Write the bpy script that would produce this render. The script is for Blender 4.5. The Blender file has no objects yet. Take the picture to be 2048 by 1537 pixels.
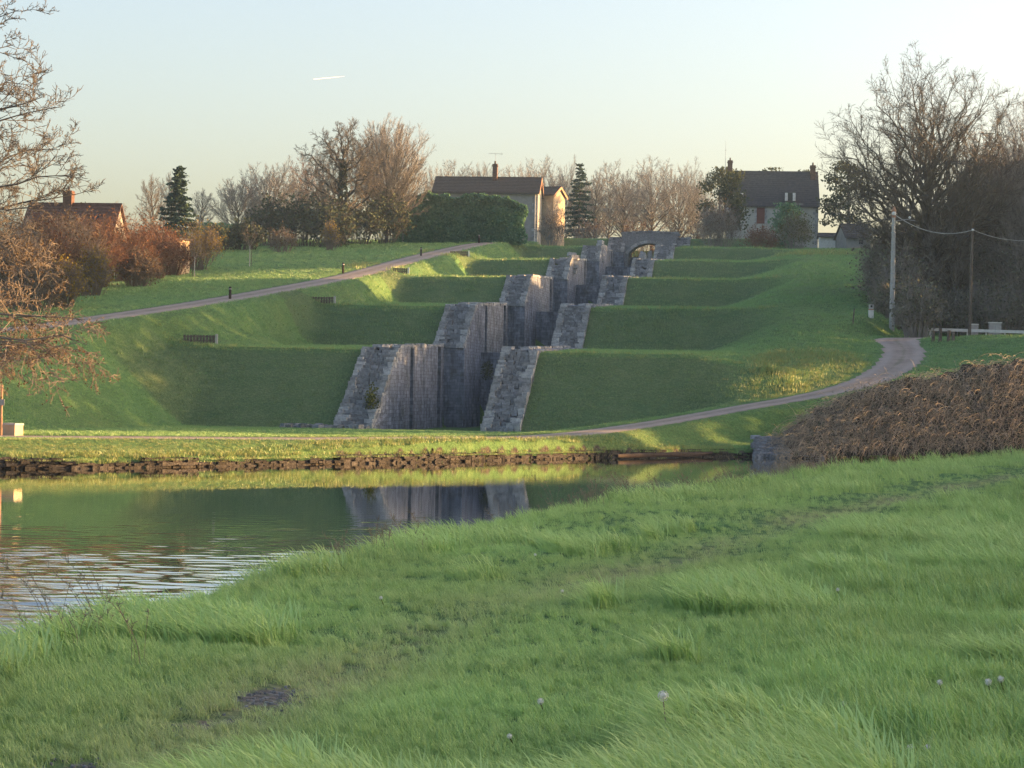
import bpy, math, random
import numpy as np
from mathutils import Vector, Matrix, Euler

S = bpy.context.scene
COL = S.collection
R = math.radians
rng = np.random.default_rng(7)

# ------------------------------------------------------------------ camera
FPX = 4300.0                      # focal length in pixels of the 2048 px wide photograph
CAMZ = 3.3
cam = bpy.data.cameras.new('camera')
cam.sensor_width = 36.0
cam.lens = 36.0 * FPX / 2048.0
cam.clip_start = 0.5
cam.clip_end = 30000
camo = bpy.data.objects.new('camera', cam)
COL.objects.link(camo)
ROT = Matrix.Rotation(R(90) + math.atan(16.5 / FPX), 4, 'X') @ Matrix.Rotation(R(1.0), 4, 'Z')
camo.matrix_world = Matrix.Translation((0, 0, CAMZ)) @ ROT
S.camera = camo

# ------------------------------------------------------------------ sky, sun, exposure
SUN_AZ, SUN_EL = 12.0, 8.5         # degrees beyond +X towards +Y, and above the horizon
W = bpy.data.worlds.new('World'); S.world = W; W.use_nodes = True
nt = W.node_tree
bg = nt.nodes['Background']
sky = nt.nodes.new('ShaderNodeTexSky')
sky.sky_type = 'NISHITA'
sky.sun_disc = False
sky.sun_elevation = R(SUN_EL)
sky.sun_rotation = R(90 - SUN_AZ)
sky.air_density = 1.0
sky.dust_density = 4.0
sky.ozone_density = 0.5
wb = nt.nodes.new('ShaderNodeMix'); wb.data_type = 'RGBA'; wb.blend_type = 'MULTIPLY'; wb.inputs[0].default_value = 1.0
wb.inputs[7].default_value = (.97, .985, 1.13, 1)        # cool white balance of the whole sky
nt.links.new(sky.outputs[0], wb.inputs[6]); nt.links.new(wb.outputs[2], bg.inputs[0])
bg.inputs[1].default_value = 0.11
sl = bpy.data.lights.new('sun', 'SUN')
sl.energy = 5.0; sl.angle = R(0.5); sl.color = (1.0, 0.57, 0.23)
so = bpy.data.objects.new('sun', sl); COL.objects.link(so)
sd = Vector((math.cos(R(SUN_AZ)) * math.cos(R(SUN_EL)), math.sin(R(SUN_AZ)) * math.cos(R(SUN_EL)), math.sin(R(SUN_EL))))
so.rotation_euler = sd.to_track_quat('Z', 'Y').to_euler()
so.location = (60, 10, 60)
S.view_settings.view_transform = 'Standard'
S.view_settings.look = 'None'
S.view_settings.exposure = 2.03
S.view_settings.gamma = 1.0
S.render.engine = 'CYCLES'
S.cycles.max_bounces = 8
S.cycles.diffuse_bounces = 5
S.cycles.transmission_bounces = 6
S.cycles.glossy_bounces = 3
S.cycles.transparent_max_bounces = 4
S.cycles.use_denoising = True
S.cycles.denoising_prefilter = 'NONE'

# ------------------------------------------------------------------ pixel helpers (photo pixels -> world)
M3 = np.array(ROT.to_3x3())
def ray(x, y):
    d = M3 @ np.array([(x - 1024) / FPX, (768.5 - y) / FPX, -1.0])
    return d / d[1]
def P(x, y, d):
    r = ray(x, y)
    return np.array([r[0] * d, d, CAMZ + r[2] * d])
def PZ(x, y, z):
    r = ray(x, y)
    return P(x, y, (z - CAMZ) / r[2])

# ------------------------------------------------------------------ terrain
TH = math.atan(0.14)
AX = np.array([math.sin(TH), math.cos(TH)])       # along the flight of locks, uphill
PX_ = np.array([math.cos(TH), -math.sin(TH)])     # to its right
OX, OY = -5.1, 129.0
PITCH = 34.0
BASE = [0.9, 6.6, 11.2, 15.5, 19.6, 23.0]
TOP = [5.9, 10.0, 14.1, 17.8, 21.6, 25.2]
RUN = [(t - b) / 0.6 for t, b in zip(TOP, BASE)]
def uv_(X, Y):
    rx, ry = X - OX, Y - OY
    return rx * PX_[0] + ry * PX_[1], rx * AX[0] + ry * AX[1]
def xy(u, v):
    return OX + u * PX_[0] + v * AX[0], OY + u * PX_[1] + v * AX[1]
tv, tz = [-200.0, -20.0, 0.0], [1.0, 1.0, BASE[0]]
for k in range(6):
    if k: tv.append(PITCH * k); tz.append(BASE[k])
    tv.append(PITCH * k + RUN[k]); tz.append(TOP[k])
tv += [230.0, 300.0, 420.0, 3000.0]; tz += [25.8, 26.0, 24.0, 10.0]
GLv = [-200, -60, -42, -28, -9, 0, 24, 67, 94, 127, 150, 175, 230, 300, 420, 3000]
GLz = [1.0, 1.1, 1.3, 2.6, 6.0, 6.9, 9.4, 13.8, 17.2, 20.9, 22.8, 24.6, 25.8, 26.0, 24.0, 10.0]
GRv = [-200, -45, -12, -1, 3.3, 7, 13, 22, 46, 76, 121, 150, 175, 230, 300, 420, 3000]
GRz = [1.0, 1.0, 1.3, 2.8, 3.6, 4.5, 5.7, 7.2, 11.3, 15.0, 19.9, 22.0, 24.0, 25.5, 26.0, 24.0, 10.0]
def floor_z(v):
    z = np.full_like(v, BASE[0] - 0.35)
    for k in range(1, 6):
        z = np.where(v > PITCH * k + 8.5, BASE[k] - 0.35, z)
    return z
def sst(t):
    t = np.clip(t, 0, 1)
    return t * t * (3 - 2 * t)
def polydist(X, Y, pts):
    """distance, signed side (+ = right of travel), parameter-interpolated z"""
    X = np.asarray(X, float); Y = np.asarray(Y, float)
    best = np.full(X.shape, 1e9); side = np.zeros(X.shape); zz = np.zeros(X.shape)
    for a, b in zip(pts[:-1], pts[1:]):
        dx, dy = b[0] - a[0], b[1] - a[1]
        L2 = dx * dx + dy * dy
        t = np.clip(((X - a[0]) * dx + (Y - a[1]) * dy) / L2, 0, 1)
        d = np.hypot(X - a[0] - t * dx, Y - a[1] - t * dy)
        cr = (X - a[0]) * dy - (Y - a[1]) * dx
        m = d < best
        best = np.where(m, d, best); side = np.where(m, np.sign(cr), side)
        if len(a) > 2: zz = np.where(m, a[2] + t * (b[2] - a[2]), zz)
    return best, side, zz
NEARBANK = [(-12, -200), (-7, -40), (-5.4, 4), (-4.0, 17), (-3.2, 22.2), (-1.1, 31.9), (1.7, 42.6), (6, 54), (10.2, 65), (19.8, 83), (40, 98), (90, 108), (400, 130)]
FARBANK = [(-500, 20), (-80, 66), (-40, 76), (-19.8, 83), (-14.6, 86.5), (-3.8, 99), (4.5, 110), (10.7, 116), (17, 119), (30, 121.5), (70, 127), (400, 150)]
def smooth_poly(pts, n=10):
    pts = np.array(pts, float); out = []
    for i in range(len(pts) - 1):
        p0, p1, p2, p3 = pts[max(i - 1, 0)], pts[i], pts[i + 1], pts[min(i + 2, len(pts) - 1)]
        for t in np.arange(n) / n:
            out.append(0.5 * ((2 * p1) + (p2 - p0) * t + (2 * p0 - 5 * p1 + 4 * p2 - p3) * t * t + (3 * p1 - p0 - 3 * p2 + p3) * t ** 3))
    out.append(pts[-1])
    return np.array(out)
# the path along the water and up to the road on the right
TOW = smooth_poly([(-60, 82, 1.15), (-33, 86, 1.15), tuple(P(0, 873, 90)), tuple(P(300, 875, 92.5)), tuple(P(600, 877, 97)), tuple(P(860, 876, 103)), tuple(P(1100, 872, 111)), tuple(P(1300, 848, 119)),
    tuple(P(1500, 813, 125)), tuple(P(1640, 788, 129)), tuple(P(1735, 762, 133)), tuple(P(1795, 728, 139)), tuple(P(1808, 700, 146)), (27.5, 153, 7.6), (33, 160, 7.9), (48, 166, 8.6)], 8)
TILT = 0.02
TOW_W = np.interp(np.arange(len(TOW)), [0, 56, 72, 88, 96, 104, len(TOW)], [1.4, 1.4, 1.6, 1.95, 2.0, 2.3, 2.4])
def GL(v): return np.interp(v, GLv, GLz)
LP = []
for vv, uu in [(-60, -33), (-40, -30), (-24, -28.0), (-9, -25.2), (0, -23.6), (24, -20.6), (46, -19.5), (67, -19.2), (94, -18.0), (127, -17.0), (146, -16.6), (162, -17.0), (185, -24), (215, -36)]:
    X, Y = xy(uu, vv); LP.append((X, Y, float(GL(vv)) + 0.05))
LP = smooth_poly(LP, 8)
LP_W = 1.7
def vnoise(x, y, seed=0):
    xi = np.floor(x).astype(np.int64); yi = np.floor(y).astype(np.int64)
    fx = sst(x - xi); fy = sst(y - yi)
    def h(a, b):
        n = (a * 374761393 + b * 668265263 + seed * 1442695041) & 0xffffffff
        n = ((n ^ (n >> 13)) * 1274126177) & 0xffffffff
        return ((n ^ (n >> 16)) & 0xffff) / 65535.0
    return (h(xi, yi) * (1 - fx) + h(xi + 1, yi) * fx) * (1 - fy) + (h(xi, yi + 1) * (1 - fx) + h(xi + 1, yi + 1) * fx) * fy
def fbm(x, y, seed=0, o=3):
    s = 0; a = 0.5
    for i in range(o):
        s = s + a * (vnoise(x, y, seed + i) - 0.5); x = x * 2.03; y = y * 2.03; a *= 0.5
    return s
TRACK = np.array([PZ(-150, 1640, 1.3), PZ(100, 1545, 1.3), PZ(550, 1375, 1.3), PZ(800, 1275, 1.3), PZ(1100, 1165, 1.3), PZ(1400, 1098, 1.3), PZ(1600, 1042, 1.3), PZ(1900, 975, 1.3), PZ(2200, 925, 1.3)])[:, :2]
def terrain(X, Y, carve=True):
    X = np.asarray(X, float); Y = np.asarray(Y, float)
    u, v = uv_(X, Y)
    wob = 1.6 * (vnoise(u * 0.09, v * 0.05, 3) - 0.5) + 0.5 * (vnoise(u * .3, v * .3, 4) - .5)
    T = np.interp(v + wob * 0.35, tv, tz)
    # grassy lip and slight hollow along the terraces
    L = np.interp(v, GLv, GLz); Rr = np.interp(v, GRv, GRz)
    wl = sst((12 - v) / 5.0) * sst((23.6 + u) / 2.6); L = L + (np.minimum(L, 5.75) - L) * wl
    tl = np.clip((-u - 14.8 + wob * .6) / 6.0, 0, 1); z = T + (L - T) * (.6 * tl + .4 * sst(tl))
    tr_ = np.clip((u - 15.2 + wob * .6) / 6.5, 0, 1); z = z + (Rr - z) * (.6 * tr_ + .4 * sst(tr_)) * (u > 0)
    z = z + 0.22 * fbm(X * 0.11, Y * 0.11, 11) * (Y > 100)
    z = z + 0.8 * sst((X - 30) / 5) * sst((Y - 130) / 8) * sst((149 - Y) / 6)
    z = z + (7.6 + .035 * (X - 30) - z) * sst((X - 27) / 4) * sst((Y - 147) / 5) * sst((178 - Y) / 12)
    # lock chambers
    vl = np.mod(v, PITCH); hw_ = np.where((vl > 10.3) & (v > 0), np.where(u < 0, 6.0, 5.4), 5.1)
    inch = sst((hw_ - np.abs(u)) / 0.45) * (v > -1.2) * (v < 205)
    if carve:
        z = z + (floor_z(v) - z) * inch * sst((v + 1.2) / 1.0)
        d, s, pz = polydist(X, Y, LP)
        z = z + (pz - z) * sst((4.2 - d) / 2.4)
        z = z - 0.09 * (d < LP_W - 0.2)
        d, s, pz = polydist(X, Y, TOW)
        pz = pz - s * np.minimum(d, 2.2) * TILT * sst((118 - Y) / 8)
        z = z + (pz - z) * sst((5.0 - d) / 3.0)
        z = z - 0.09 * (d < 1.2)
    # far bank
    d, s, _ = polydist(X, Y, FARBANK)
    d = d + 0.35 * fbm(X * 0.6, Y * 0.6, 21)
    land = s < 0          # left of travel = uphill side
    d = np.where(land, d, -d)
    cap = np.where(d < 0.25, -0.6 + d * 1.2, np.where(d < 0.5, -0.3 + (d - 0.25) * 3.0, 0.42 + (d - 0.5) * 0.16))
    cap = np.where(d > 3.2, 0.85 + (d - 3.2) * 0.5, cap)
    zf = np.minimum(z, cap)
    if carve:
        d9, s9, pz9 = polydist(X, Y, TOW)
        pz9 = pz9 - s9 * np.minimum(d9, 2.2) * TILT * sst((118 - Y) / 8)
        zf = np.where(d > .6, zf + (pz9 - zf) * sst((2.9 - d9) / 1.5), zf) - 0.05 * (d9 < 1.2)
    zf = np.where(d < 0, np.maximum(-1.6, -0.6 + d * 0.5), zf)
    # near bank
    d2, s2, _ = polydist(X, Y, NEARBANK)
    land2 = s2 > 0
    d2s = np.where(land2, d2, -d2)
    zn = 1.22 + 0.10 * sst(d2s / 6.0) + 0.35 * fbm(X * 0.25, Y * 0.25, 31) * sst(d2s / 1.5) + 0.07 * fbm(X * 1.3, Y * 1.3, 37)
    td, _, _ = polydist(X, Y, TRACK)
    zn = zn - 0.07 * np.exp(-(td / 0.9) ** 2)
    zn = np.where(d2s < 0.4, np.maximum(-1.6, 1.15 + (d2s - 0.4) * 0.75 + 0.07), zn)
    sel = (d2s > -6) & (d < 0)
    return np.where(sel & (zn > -1.6), np.maximum(zn, -1.6), zf), d, d2s
def tz_(X, Y):
    return float(terrain(np.array([X]), np.array([Y]))[0][0])
def hit(x, y, d0=9.0, d1=420.0):
    """first point of the terrain seen at a photo pixel"""
    r = ray(x, y)
    d = np.concatenate([np.arange(d0, 40, .05), np.arange(40, d1, .2)])
    zt = terrain(r[0] * d, d)[0]
    zr = CAMZ + r[2] * d
    i = np.argmax(zr <= zt)
    return np.array([r[0] * d[i], d[i], zt[i]])
def gp(x, d):
    """point on the terrain in the column of photo pixel x at depth d"""
    X = (x - 1024) / FPX * d
    return np.array([X, d, tz_(X, d)])

# ------------------------------------------------------------------ mesh helpers
class MB:
    def __init__(s): s.v = []; s.q = []; s.t = []; s.n = 0; s.uv = []
    def add(s, v, q=None, t=None):
        v = np.asarray(v, float).reshape(-1, 3); s.v.append(v)
        if q is not None and len(q): s.q.append(np.asarray(q, np.int64).reshape(-1, 4) + s.n)
        if t is not None and len(t): s.t.append(np.asarray(t, np.int64).reshape(-1, 3) + s.n)
        s.n += len(v); return s
    def box(s, c, size, rot=0.0, jit=0.0, ax='Z'):
        h = np.array(size) / 2
        v = np.array([[a, b, c_] for c_ in (-1, 1) for b in (-1, 1) for a in (-1, 1)], float) * h
        if jit: v = v + rng.uniform(-jit, jit, v.shape)
        if rot:
            v = v @ np.array(Matrix.Rotation(rot, 3, ax)).T
        return s.add(v + np.array(c), [(0, 2, 3, 1), (4, 5, 7, 6), (0, 1, 5, 4), (2, 6, 7, 3), (0, 4, 6, 2), (1, 3, 7, 5)])
    def hexa(s, v8):
        return s.add(v8, [(0, 2, 3, 1), (4, 5, 7, 6), (0, 1, 5, 4), (2, 6, 7, 3), (0, 4, 6, 2), (1, 3, 7, 5)])
    def tubes(s, P0, P1, R0, R1, n=3):
        P0 = np.asarray(P0, float).reshape(-1, 3); P1 = np.asarray(P1, float).reshape(-1, 3)
        R0 = np.asarray(R0, float).reshape(-1, 1); R1 = np.asarray(R1, float).reshape(-1, 1)
        m = len(P0)
        if not m: return s
        d = P1 - P0; d /= np.linalg.norm(d, axis=1, keepdims=True) + 1e-9
        a = np.where(np.abs(d[:, 2:3]) < 0.9, np.array([[0, 0, 1.0]]), np.array([[1.0, 0, 0]]))
        e = np.cross(d, a); e /= np.linalg.norm(e, axis=1, keepdims=True); f = np.cross(d, e)
        ang = np.arange(n) * 2 * math.pi / n
        vs = np.empty((m, 2 * n, 3))
        for i, t in enumerate(ang):
            o = e * math.cos(t) + f * math.sin(t)
            vs[:, i] = P0 + o * R0; vs[:, n + i] = P1 + o * R1
        q = np.array([(i, (i + 1) % n, n + (i + 1) % n, n + i) for i in range(n)])
        qs = (q[None] + (np.arange(m) * 2 * n)[:, None, None]).reshape(-1, 4)
        return s.add(vs.reshape(-1, 3), qs)
    def pipe(s, pts, rad, n=6, cap=True):
        pts = np.asarray(pts, float); rad = np.broadcast_to(np.asarray(rad, float), (len(pts),))
        vs = []
        for i, p in enumerate(pts):
            d = pts[min(i + 1, len(pts) - 1)] - pts[max(i - 1, 0)]; d = d / (np.linalg.norm(d) + 1e-9)
            a = np.array([0, 0, 1.0]) if abs(d[2]) < 0.9 else np.array([1.0, 0, 0])
            e = np.cross(d, a); e /= np.linalg.norm(e); f = np.cross(d, e)
            for k in range(n):
                t = 2 * math.pi * k / n
                vs.append(p + rad[i] * (e * math.cos(t) + f * math.sin(t)))
        q = [(i * n + k, i * n + (k + 1) % n, (i + 1) * n + (k + 1) % n, (i + 1) * n + k) for i in range(len(pts) - 1) for k in range(n)]
        t = []
        if cap:
            t = [(0, k, k + 1) for k in range(1, n - 1)] + [((len(pts) - 1) * n, (len(pts) - 1) * n + k + 1, (len(pts) - 1) * n + k) for k in range(1, n - 1)]
        return s.add(vs, q, t)
    def cards(s, C, size, asp=1.0, flat=0.0):
        """leaf-sized quads at points C, random directions"""
        C = np.asarray(C, float); m = len(C)
        size = np.broadcast_to(np.asarray(size, float), (m,))[:, None]
        a = rng.normal(size=(m, 3)); a[:, 2] *= 1 - flat
        a /= np.linalg.norm(a, axis=1, keepdims=True)
        b = np.cross(a, rng.normal(size=(m, 3))); b /= np.linalg.norm(b, axis=1, keepdims=True)
        a = a * size * .5 * asp; b = b * size * .5
        v = np.stack([C - a, C - b * .9, C + a, C + b], 1)
        return s.add(v.reshape(-1, 3), np.arange(4 * m).reshape(-1, 4))
    def ball(s, c, r, n=8, m=6, sq=(1, 1, 1)):
        vs = []
        for j in range(m + 1):
            ph = math.pi * j / m
            for i in range(n):
                t = 2 * math.pi * i / n
                vs.append((c[0] + r * sq[0] * math.sin(ph) * math.cos(t), c[1] + r * sq[1] * math.sin(ph) * math.sin(t), c[2] + r * sq[2] * math.cos(ph)))
        q = [(j * n + i, (j + 1) * n + i, (j + 1) * n + (i + 1) % n, j * n + (i + 1) % n) for j in range(m) for i in range(n)]
        return s.add(vs, q)
    def mesh(s, name, mat, smooth=False, off=None):
        v = np.concatenate(s.v) if s.v else np.zeros((0, 3))
        if off is not None: v = v - np.asarray(off)
        q = np.concatenate(s.q) if s.q else np.zeros((0, 4), np.int64)
        t = np.concatenate(s.t) if s.t else np.zeros((0, 3), np.int64)
        me = bpy.data.meshes.new(name)
        me.vertices.add(len(v)); me.vertices.foreach_set('co', v.astype(np.float32).ravel())
        lv = np.concatenate([q.ravel(), t.ravel()]); me.loops.add(len(lv)); me.loops.foreach_set('vertex_index', lv.astype(np.int32))
        ls = np.concatenate([np.arange(len(q)) * 4, len(q) * 4 + np.arange(len(t)) * 3]); me.polygons.add(len(ls))
        me.polygons.foreach_set('loop_start', ls.astype(np.int32))
        me.polygons.foreach_set('use_smooth', np.full(len(ls), bool(smooth)))
        me.update(calc_edges=True); me.validate()
        if mat: me.materials.append(mat)
        return me
def link(name, me, parent=None, loc=None, rot=None):
    o = bpy.data.objects.new(name, me); COL.objects.link(o)
    if parent is not None: o.parent = parent
    if loc is not None: o.location = tuple(loc)
    if rot is not None: o.rotation_euler = (0, 0, rot)
    return o
def tag(o, label=None, cat=None, group=None, kind=None):
    if label: o['label'] = label
    if cat: o['category'] = cat
    if group: o['group'] = group
    if kind: o['kind'] = kind
    return o
def thing(name, label, cat, loc, rot=0.0, group=None):
    o = bpy.data.objects.new(name, None); COL.objects.link(o)
    o.empty_display_size = 0.2
    o.location = tuple(loc); o.rotation_euler = (0, 0, rot)
    return tag(o, label, cat, group)
def part(name, mb, mat, parent, smooth=False, off=None):
    return link(name, mb.mesh(name, mat, smooth, off), parent)
def dup(root, loc, rot=0.0, scale=1.0, label=None, group=None):
    r = root.copy(); COL.objects.link(r)
    r.location = tuple(loc); r.rotation_euler = (0, 0, rot); r.scale = (scale,) * 3 if np.isscalar(scale) else tuple(scale)
    if label: r['label'] = label
    if group: r['group'] = group
    for ch in list(root.children):
        c = ch.copy(); COL.objects.link(c); c.parent = r
        for g in list(ch.children):
            e = g.copy(); COL.objects.link(e); e.parent = c
    return r

# ------------------------------------------------------------------ materials
def newmat(name):
    m = bpy.data.materials.new(name); m.use_nodes = True
    n = m.node_tree.nodes; l = m.node_tree.links
    return m, n, l, n['Principled BSDF']
def nnode(n, typ, **kw):
    x = n.new(typ)
    for k, v in kw.items(): setattr(x, k, v)
    return x
def ramp(n, l, fac, stops):
    r = n.new('ShaderNodeValToRGB'); e = r.color_ramp.elements
    e[0].position, e[0].color = stops[0][0], (*stops[0][1], 1)
    e[1].position, e[1].color = stops[-1][0], (*stops[-1][1], 1)
    for p, c in stops[1:-1]:
        k = e.new(p); k.color = (*c, 1)
    l.new(fac, r.inputs[0]); return r.outputs[0]
def mixc(n, l, fac, a, b, mode='MIX'):
    m = n.new('ShaderNodeMix'); m.data_type = 'RGBA'; m.blend_type = mode
    if isinstance(fac, (int, float)): m.inputs[0].default_value = fac
    else: l.new(fac, m.inputs[0])
    for s_, c in ((6, a), (7, b)):
        if isinstance(c, tuple): m.inputs[s_].default_value = (*c, 1)
        else: l.new(c, m.inputs[s_])
    return m.outputs[2]
def noise(n, l, vec, scale, detail=4, rough=.6, stretch=None):
    t = n.new('ShaderNodeTexNoise'); t.inputs['Scale'].default_value = scale; t.inputs['Detail'].default_value = detail; t.inputs['Roughness'].default_value = rough
    if stretch:
        mp = n.new('ShaderNodeMapping'); mp.inputs['Scale'].default_value = stretch; l.new(vec, mp.inputs[0]); vec = mp.outputs[0]
    l.new(vec, t.inputs['Vector']); return t.outputs[0]
def pos(n): return n.new('ShaderNodeNewGeometry').outputs['Position']
def math_(n, l, op, a, b=None):
    m = n.new('ShaderNodeMath'); m.operation = op
    for i, c in enumerate((a, b)):
        if c is None: continue
        if isinstance(c, (int, float)): m.inputs[i].default_value = c
        else: l.new(c, m.inputs[i])
    return m.outputs[0]
def simple(name, c1, c2, scale=3.0, rough=.85, bump=0.0, stretch=None, metal=0.0, island=0.0, bscale=None):
    m, n, l, b = newmat(name)
    p = pos(n)
    f = noise(n, l, p, scale, 5, .65, stretch)
    c = ramp(n, l, f, [(.3, c1), (.7, c2)])
    if island:
        g = n.new('ShaderNodeNewGeometry')
        v = math_(n, l, 'ADD', math_(n, l, 'MULTIPLY', g.outputs['Random Per Island'], island), 1 - island / 2)
        hs = n.new('ShaderNodeHueSaturation'); l.new(v, hs.inputs['Value']); l.new(c, hs.inputs['Color']); c = hs.outputs[0]
    l.new(c, b.inputs['Base Color']); b.inputs['Roughness'].default_value = rough; b.inputs['Metallic'].default_value = metal
    b.inputs['Specular IOR Level'].default_value = 0.25
    if bump:
        bp = n.new('ShaderNodeBump'); bp.inputs['Strength'].default_value = bump; bp.inputs['Distance'].default_value = .1
        l.new(noise(n, l, p, bscale or scale * 3, 6, .7), bp.inputs['Height']); l.new(bp.outputs[0], b.inputs['Normal'])
    return m
def leafmat(name, c1, c2, trans=.35, rough=.6, vary=.8, pscale=.8):
    """foliage: random tone per leaf plus broad drifts, some light passing through"""
    m, n, l, b = newmat(name); n.remove(b)
    g = n.new('ShaderNodeNewGeometry')
    f = noise(n, l, g.outputs['Position'], pscale, 3)
    f2 = math_(n, l, 'ADD', math_(n, l, 'MULTIPLY', g.outputs['Random Per Island'], vary), math_(n, l, 'MULTIPLY', math_(n, l, 'SUBTRACT', f, .5), 1.6))
    c = ramp(n, l, f2, [(0.0, c1), (1.0, c2)])
    d = n.new('ShaderNodeBsdfDiffuse'); t = n.new('ShaderNodeBsdfTranslucent'); mx = n.new('ShaderNodeMixShader')
    l.new(c, d.inputs[0]); l.new(c, t.inputs[0]); mx.inputs[0].default_value = trans
    l.new(d.outputs[0], mx.inputs[1]); l.new(t.outputs[0], mx.inputs[2])
    l.new(mx.outputs[0], n['Material Output'].inputs[0]); return m

def ground_material():
    m, n, l, b = newmat('ground_grass')
    p = pos(n)
    big = noise(n, l, p, .07, 3); mid = noise(n, l, p, .55, 5, .7); fine = noise(n, l, p, 7.0, 4, .7)
    g1 = ramp(n, l, mid, [(.3, (.078, .160, .056)), (.52, (.112, .215, .074)), (.72, (.155, .240, .086))])
    g1 = mixc(n, l, ramp(n, l, big, [(.35, (0, 0, 0)), (.7, (.5, .5, .5))]), g1, (.100, .130, .045))
    g1 = mixc(n, l, .55, g1, ramp(n, l, fine, [(.3, (.35, .35, .35)), (.7, (1.3, 1.3, 1.3))]), 'MULTIPLY')
    def at(nm):
        a = n.new('ShaderNodeAttribute'); a.attribute_name = nm; return a.outputs['Fac']
    def edge(nm, lo=.35, hi=.6):
        v = math_(n, l, 'ADD', at(nm), math_(n, l, 'MULTIPLY', math_(n, l, 'SUBTRACT', fine, .5), .9))
        mr = n.new('ShaderNodeMapRange'); mr.inputs[1].default_value = lo; mr.inputs[2].default_value = hi; l.new(v, mr.inputs[0]); return mr.outputs[0]
    rg = ramp(n, l, mid, [(.3, (.080, .142, .060)), (.7, (.130, .178, .080))])
    rg = mixc(n, l, .55, rg, ramp(n, l, fine, [(.3, (.4, .4, .4)), (.7, (1.25, 1.25, 1.25))]), 'MULTIPLY')
    c = mixc(n, l, edge('rough', .25, .8), g1, rg)
    c = mixc(n, l, math_(n, l, 'MULTIPLY', edge('dry', .25, .85), .75), c, ramp(n, l, fine, [(.3, (.15, .145, .070)), (.7, (.32, .285, .16))]))
    c = mixc(n, l, edge('earth', .4, .6), c, ramp(n, l, noise(n, l, p, 16, 6, .75), [(.3, (.055, .047, .040)), (.5, (.15, .132, .115)), (.72, (.33, .31, .29))]))
    c = mixc(n, l, edge('soil', .4, .6), c, ramp(n, l, noise(n, l, p, 9, 6, .75), [(.3, (.026, .022, .018)), (.5, (.065, .055, .044)), (.72, (.16, .145, .12))]))
    l.new(c, b.inputs['Base Color']); b.inputs['Roughness'].default_value = 1.0; b.inputs['Specular IOR Level'].default_value = 0.1
    bp = n.new('ShaderNodeBump'); bp.inputs['Strength'].default_value = .8; bp.inputs['Distance'].default_value = .12
    l.new(math_(n, l, 'ADD', fine, mid), bp.inputs['Height']); l.new(bp.outputs[0], b.inputs['Normal'])
    return m
def gravel_material():
    m, n, l, b = newmat('path_gravel')
    p = pos(n)
    c = ramp(n, l, noise(n, l, p, .9, 5, .7), [(.3, (.22, .180, .155)), (.7, (.33, .275, .240))])
    c = mixc(n, l, .6, c, ramp(n, l, noise(n, l, p, 14, 5, .8), [(.3, (.6, .6, .6)), (.7, (1.25, 1.25, 1.25))]), 'MULTIPLY')
    a = n.new('ShaderNodeAttribute'); a.attribute_name = 'across'
    e = math_(n, l, 'ADD', a.outputs['Fac'], math_(n, l, 'MULTIPLY', math_(n, l, 'SUBTRACT', noise(n, l, p, 1.7, 5, .75), .5), 1.1))
    c = mixc(n, l, ramp(n, l, e, [(.82, (0, 0, 0)), (1.0, (.9, .9, .9))]), c, (.085, .115, .048))
    rt_ = math_(n, l, 'ABSOLUTE', math_(n, l, 'SUBTRACT', a.outputs['Fac'], .5))
    c = mixc(n, l, ramp(n, l, rt_, [(.05, (.45, .45, .45)), (.25, (0, 0, 0))]), c, (.36, .32, .29))
    md = ramp(n, l, math_(n, l, 'ADD', a.outputs['Fac'], math_(n, l, 'MULTIPLY', noise(n, l, p, 1.1, 4, .7), .5)), [(.22, (.5, .5, .5)), (.36, (0, 0, 0))])
    c = mixc(n, l, md, c, (.12, .125, .07))
    l.new(c, b.inputs['Base Color']); b.inputs['Roughness'].default_value = .95; b.inputs['Specular IOR Level'].default_value = .2
    bp = n.new('ShaderNodeBump'); bp.inputs['Strength'].default_value = .8; bp.inputs['Distance'].default_value = .05
    l.new(noise(n, l, p, 20, 4), bp.inputs['Height']); l.new(bp.outputs[0], b.inputs['Normal'])
    return m
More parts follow.
